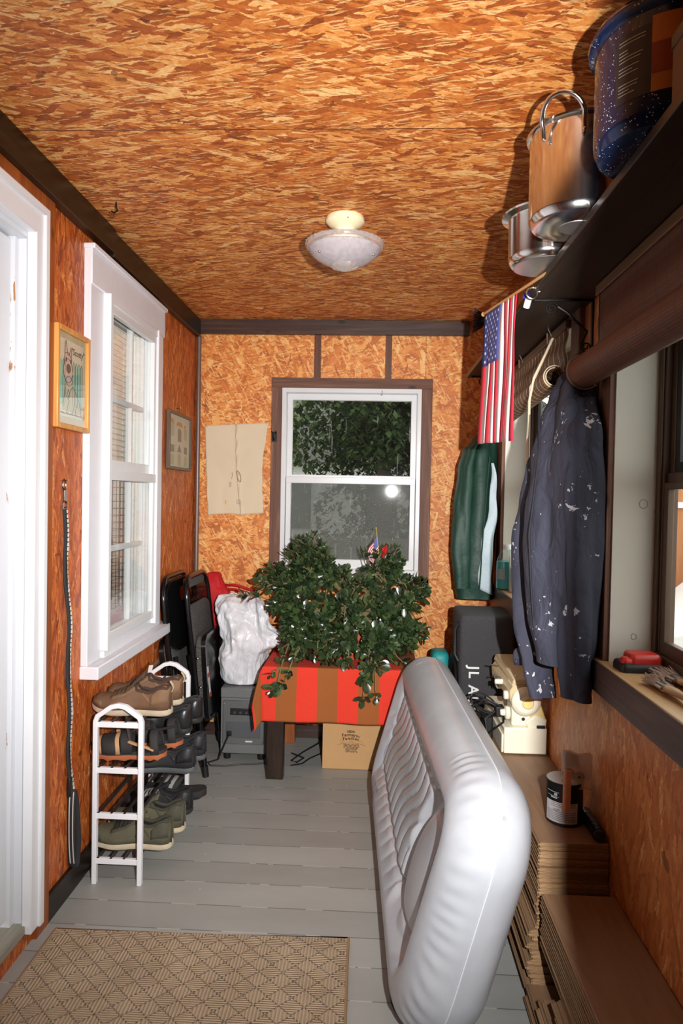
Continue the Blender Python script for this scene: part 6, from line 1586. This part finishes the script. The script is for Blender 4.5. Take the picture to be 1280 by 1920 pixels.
def tree(label, x, y, h, r, zc, n, m, seed, ls=.14, cat='tree', sqz=1.0, name='tree'):
    o = thing(name, label, cat, (x, y, GZ))
    MB().tube([(x, y, GZ), (x+.05, y, zc*.5), (x, y, zc+r*.5)], [.16, .12, .04], 10).build('trunk', M_trunk, o)
    rn_ = random.Random(seed); b = MB()
    cl_ = [(V((rn_.gauss(0, .5), rn_.gauss(0, .5), rn_.gauss(0, .5))), rn_.uniform(.16, .34)) for _ in range(46)]
    for i in range(n):
        c_, cr_ = rn_.choice(cl_)
        d = V((rn_.gauss(0, 1), rn_.gauss(0, 1), rn_.gauss(0, 1))).normalized()*cr_
        p = V((x, y, zc))+V(((c_.x+d.x)*r, (c_.y+d.y)*r, (c_.z+d.z)*r*sqz))
        if p.z < GZ+.05: continue
        a = V((rn_.gauss(0, 1), rn_.gauss(0, 1), rn_.gauss(0, 1)-.6)).normalized(); s_ = frame(a)[0]; q = ls*rn_.uniform(.6, 1.3)
        b.add([tuple(p), tuple(p+a*q*.5+s_*q*.28), tuple(p+a*q), tuple(p+a*q*.5-s_*q*.28)], [(0, 1, 2, 3)])
    b.build('foliage', m, o, smooth=False, kind='stuff'); return o
tree('dark evergreen filling the middle of the back window', .1, 9.6, 6, 1.5, 2.6, 26000, M_lf[0], 1, .11, sqz=1.15)
tree('dark slim tree at the right edge of the back window view', 2.4, 14.5, 6, 1.15, 3.2, 9000, M_lf[0], 2, .14, sqz=1.4)
tree('lighter green leafy tree at the left edge of the back window view', -2.5, 14.2, 5, 1.1, 2.4, 9000, M_lf[1], 3, .13, sqz=1.3)
tree('tall dark tree rising behind the white house', -.6, 30.0, 8, 4.2, 6.0, 16000, M_lf[0], 4, .45)
tree('pale green bush rising above the brown fence', 6.8, 13.9, 3, 1.4, 2.3, 12000, M_lf[2], 6, .14, 'bush', 1.0, 'garden_bush')
FN = thing('garden_fence', 'dark vertical board fence behind the back window', 'fence', (0, 6.6, GZ))
b = MB()
for k in range(34): b.box(-2.6+k*.15, -2.6+k*.15+.135, 6.6, 6.625, GZ, .95+.0*k)
b.build('board_panel', wood('fence_grey', (sr(70, 64, 56), sr(96, 90, 80), sr(124, 118, 106)), 2, .8), FN, smooth=False)
for k in range(4): MB().box(-2.6+k*1.68, -2.52+k*1.68, 6.625, 6.70, GZ, 1.0).build('post', M_trunk, FN)
H_ = thing('white_house', 'white clapboard house seen between the trees through the back window', 'house', (.6, 18, GZ))
M_clap = plain('white_clapboard', sr(214, 216, 214), .6)
MB().box(-4.5, 5.5, 17.5, 22, GZ, 2.2).build('wall', M_clap, H_, smooth=False)
MB().prism([(-4.9, 2.2), (5.9, 2.2), (3.5, 4.4), (-2.5, 4.4)], lambda a, b_, d: (a, d, b_), 17.2, 22.3).build('roof', plain('grey_shingle', sr(110, 108, 106), .8), H_, smooth=False)
for x in (-2.4, -.2, 2.0): MB().box(x, x+.8, 17.46, 17.5, .5, 1.7).build('window', plain('house_window', sr(60, 66, 72), .2), H_, smooth=False)
BF = thing('plank_fence', 'brown board fence with white rail outside the near right window', 'fence', (4.2, 9.2, GZ))
M_bf = wood('fence_brown', (sr(150, 94, 52), sr(178, 114, 66), sr(198, 134, 84)), 2, .7)
MB().box(1.8, 9.5, 9.5, 9.56, GZ, 1.62).build('board_panel', M_bf, BF, smooth=False)
MB().box(1.8, 9.5, 9.46, 9.5, 1.28, 1.36).build('white_rail', M_white, BF, smooth=False)
CR = thing('parked_car', 'white parked car outside the near right window', 'car', (4.0, 7.6, GZ))
M_carw = plain('white_car_paint', sr(236, 236, 234), .15, var=.01)
cy_ = lambda y: 1
prof_c = [(.0, .30), (.05, .62), (.5, .80), (1.15, .92), (1.75, 1.40), (3.0, 1.44), (3.75, 1.02), (4.2, .92), (4.28, .45), (4.2, .28)]
b = MB(); rs = []
for yy, k in ((0, .93), (.12, 1.0), (1.55, 1.0), (1.7, .93)):
    rs.append([(2.35+2.1+(px_-2.1)*k, 6.9+yy, GZ+.28+(pz_-.28)*(1 if k == 1 else .97)) for px_, pz_ in prof_c])
b.rings(rs); b.build('car_body', M_carw, CR, bevel=.03, seg=3)
M_cgl = plain('car_glass', sr(34, 40, 44), .08)
MB().prism([(1.30, .96), (1.80, 1.35), (2.95, 1.38), (3.55, 1.02)], lambda a, b_, d: (2.35+a, d, GZ+b_), 6.885, 6.90).build('side_window', M_cgl, CR, smooth=False)
for px_ in (.85, 3.35):
    for yy in (6.88, 8.42): MB().lathe([(0, 0), (.31, 0), (.33, .03), (.33, .17), (.31, .2), (0, .2)], (2.35+px_, yy, GZ+.33), 28, 'y').build('wheel', M_black, CR)

# ------------------------------------------------------------------ light: the sky, the flash on the camera, an added house fill
wd = bpy.data.worlds.new('sky'); SC.world = wd; wd.use_nodes = True
nt_ = wd.node_tree; bg = nt_.nodes['Background']
bg.inputs[0].default_value = (.98, .97, .94, 1); bg.inputs[1].default_value = SKY
sp_ = bpy.data.lights.new('camera_flash', 'SPOT'); sp_.energy = FLASH; sp_.color = (1.0, .985, .97); sp_.shadow_soft_size = .012; sp_.spot_size = radians(100); sp_.spot_blend = 1.0
fl = bpy.data.objects.new('camera_flash', sp_); COL.objects.link(fl); fl.location = (.20, .0, 1.42)
hl = bpy.data.lights.new('house_fill', 'POINT'); hl.energy = 16; hl.color = (1, .93, .84); hl.shadow_soft_size = .12  # added fill to brighten the inside of the left window; no lamp known there
ho = bpy.data.objects.new('house_fill', hl); COL.objects.link(ho); ho.location = (-1.75, 2.75, 2.1)
fl.rotation_euler = (V((-.10, 3.8, 1.40))-V(fl.location)).to_track_quat('-Z', 'Y').to_euler()

# ------------------------------------------------------------------ camera
F_, CX_, CY_ = 1280., 640., 960.
yv = V(((700-CX_)/F_, (932-CY_)/F_, 1)).normalized()
dn = V((-.019, 1, 0)); dn.z = -(dn.x*yv.x+dn.y*yv.y)/yv.z; dn.normalize()
xv = dn.cross(yv)
# rows: camera axes (right, down, forward) in room coordinates
rt = V((xv.x, yv.x, -dn.x)); dw = V((xv.y, yv.y, -dn.y)); fw = V((xv.z, yv.z, -dn.z))
cam = bpy.data.cameras.new('camera'); co = bpy.data.objects.new('camera', cam); COL.objects.link(co)
cam.sensor_fit = 'VERTICAL'; cam.sensor_height = 36; cam.sensor_width = 24; cam.lens = 24; cam.clip_start = .02
co.matrix_world = Matrix(((rt.x, -dw.x, -fw.x, 0), (rt.y, -dw.y, -fw.y, 0), (rt.z, -dw.z, -fw.z, 1.35), (0, 0, 0, 1)))
SC.camera = co
vs_ = SC.view_settings; vs_.view_transform = 'Standard'; vs_.look = 'None'; vs_.gamma = 1; vs_.use_curve_mapping = False; vs_.exposure = EXPO
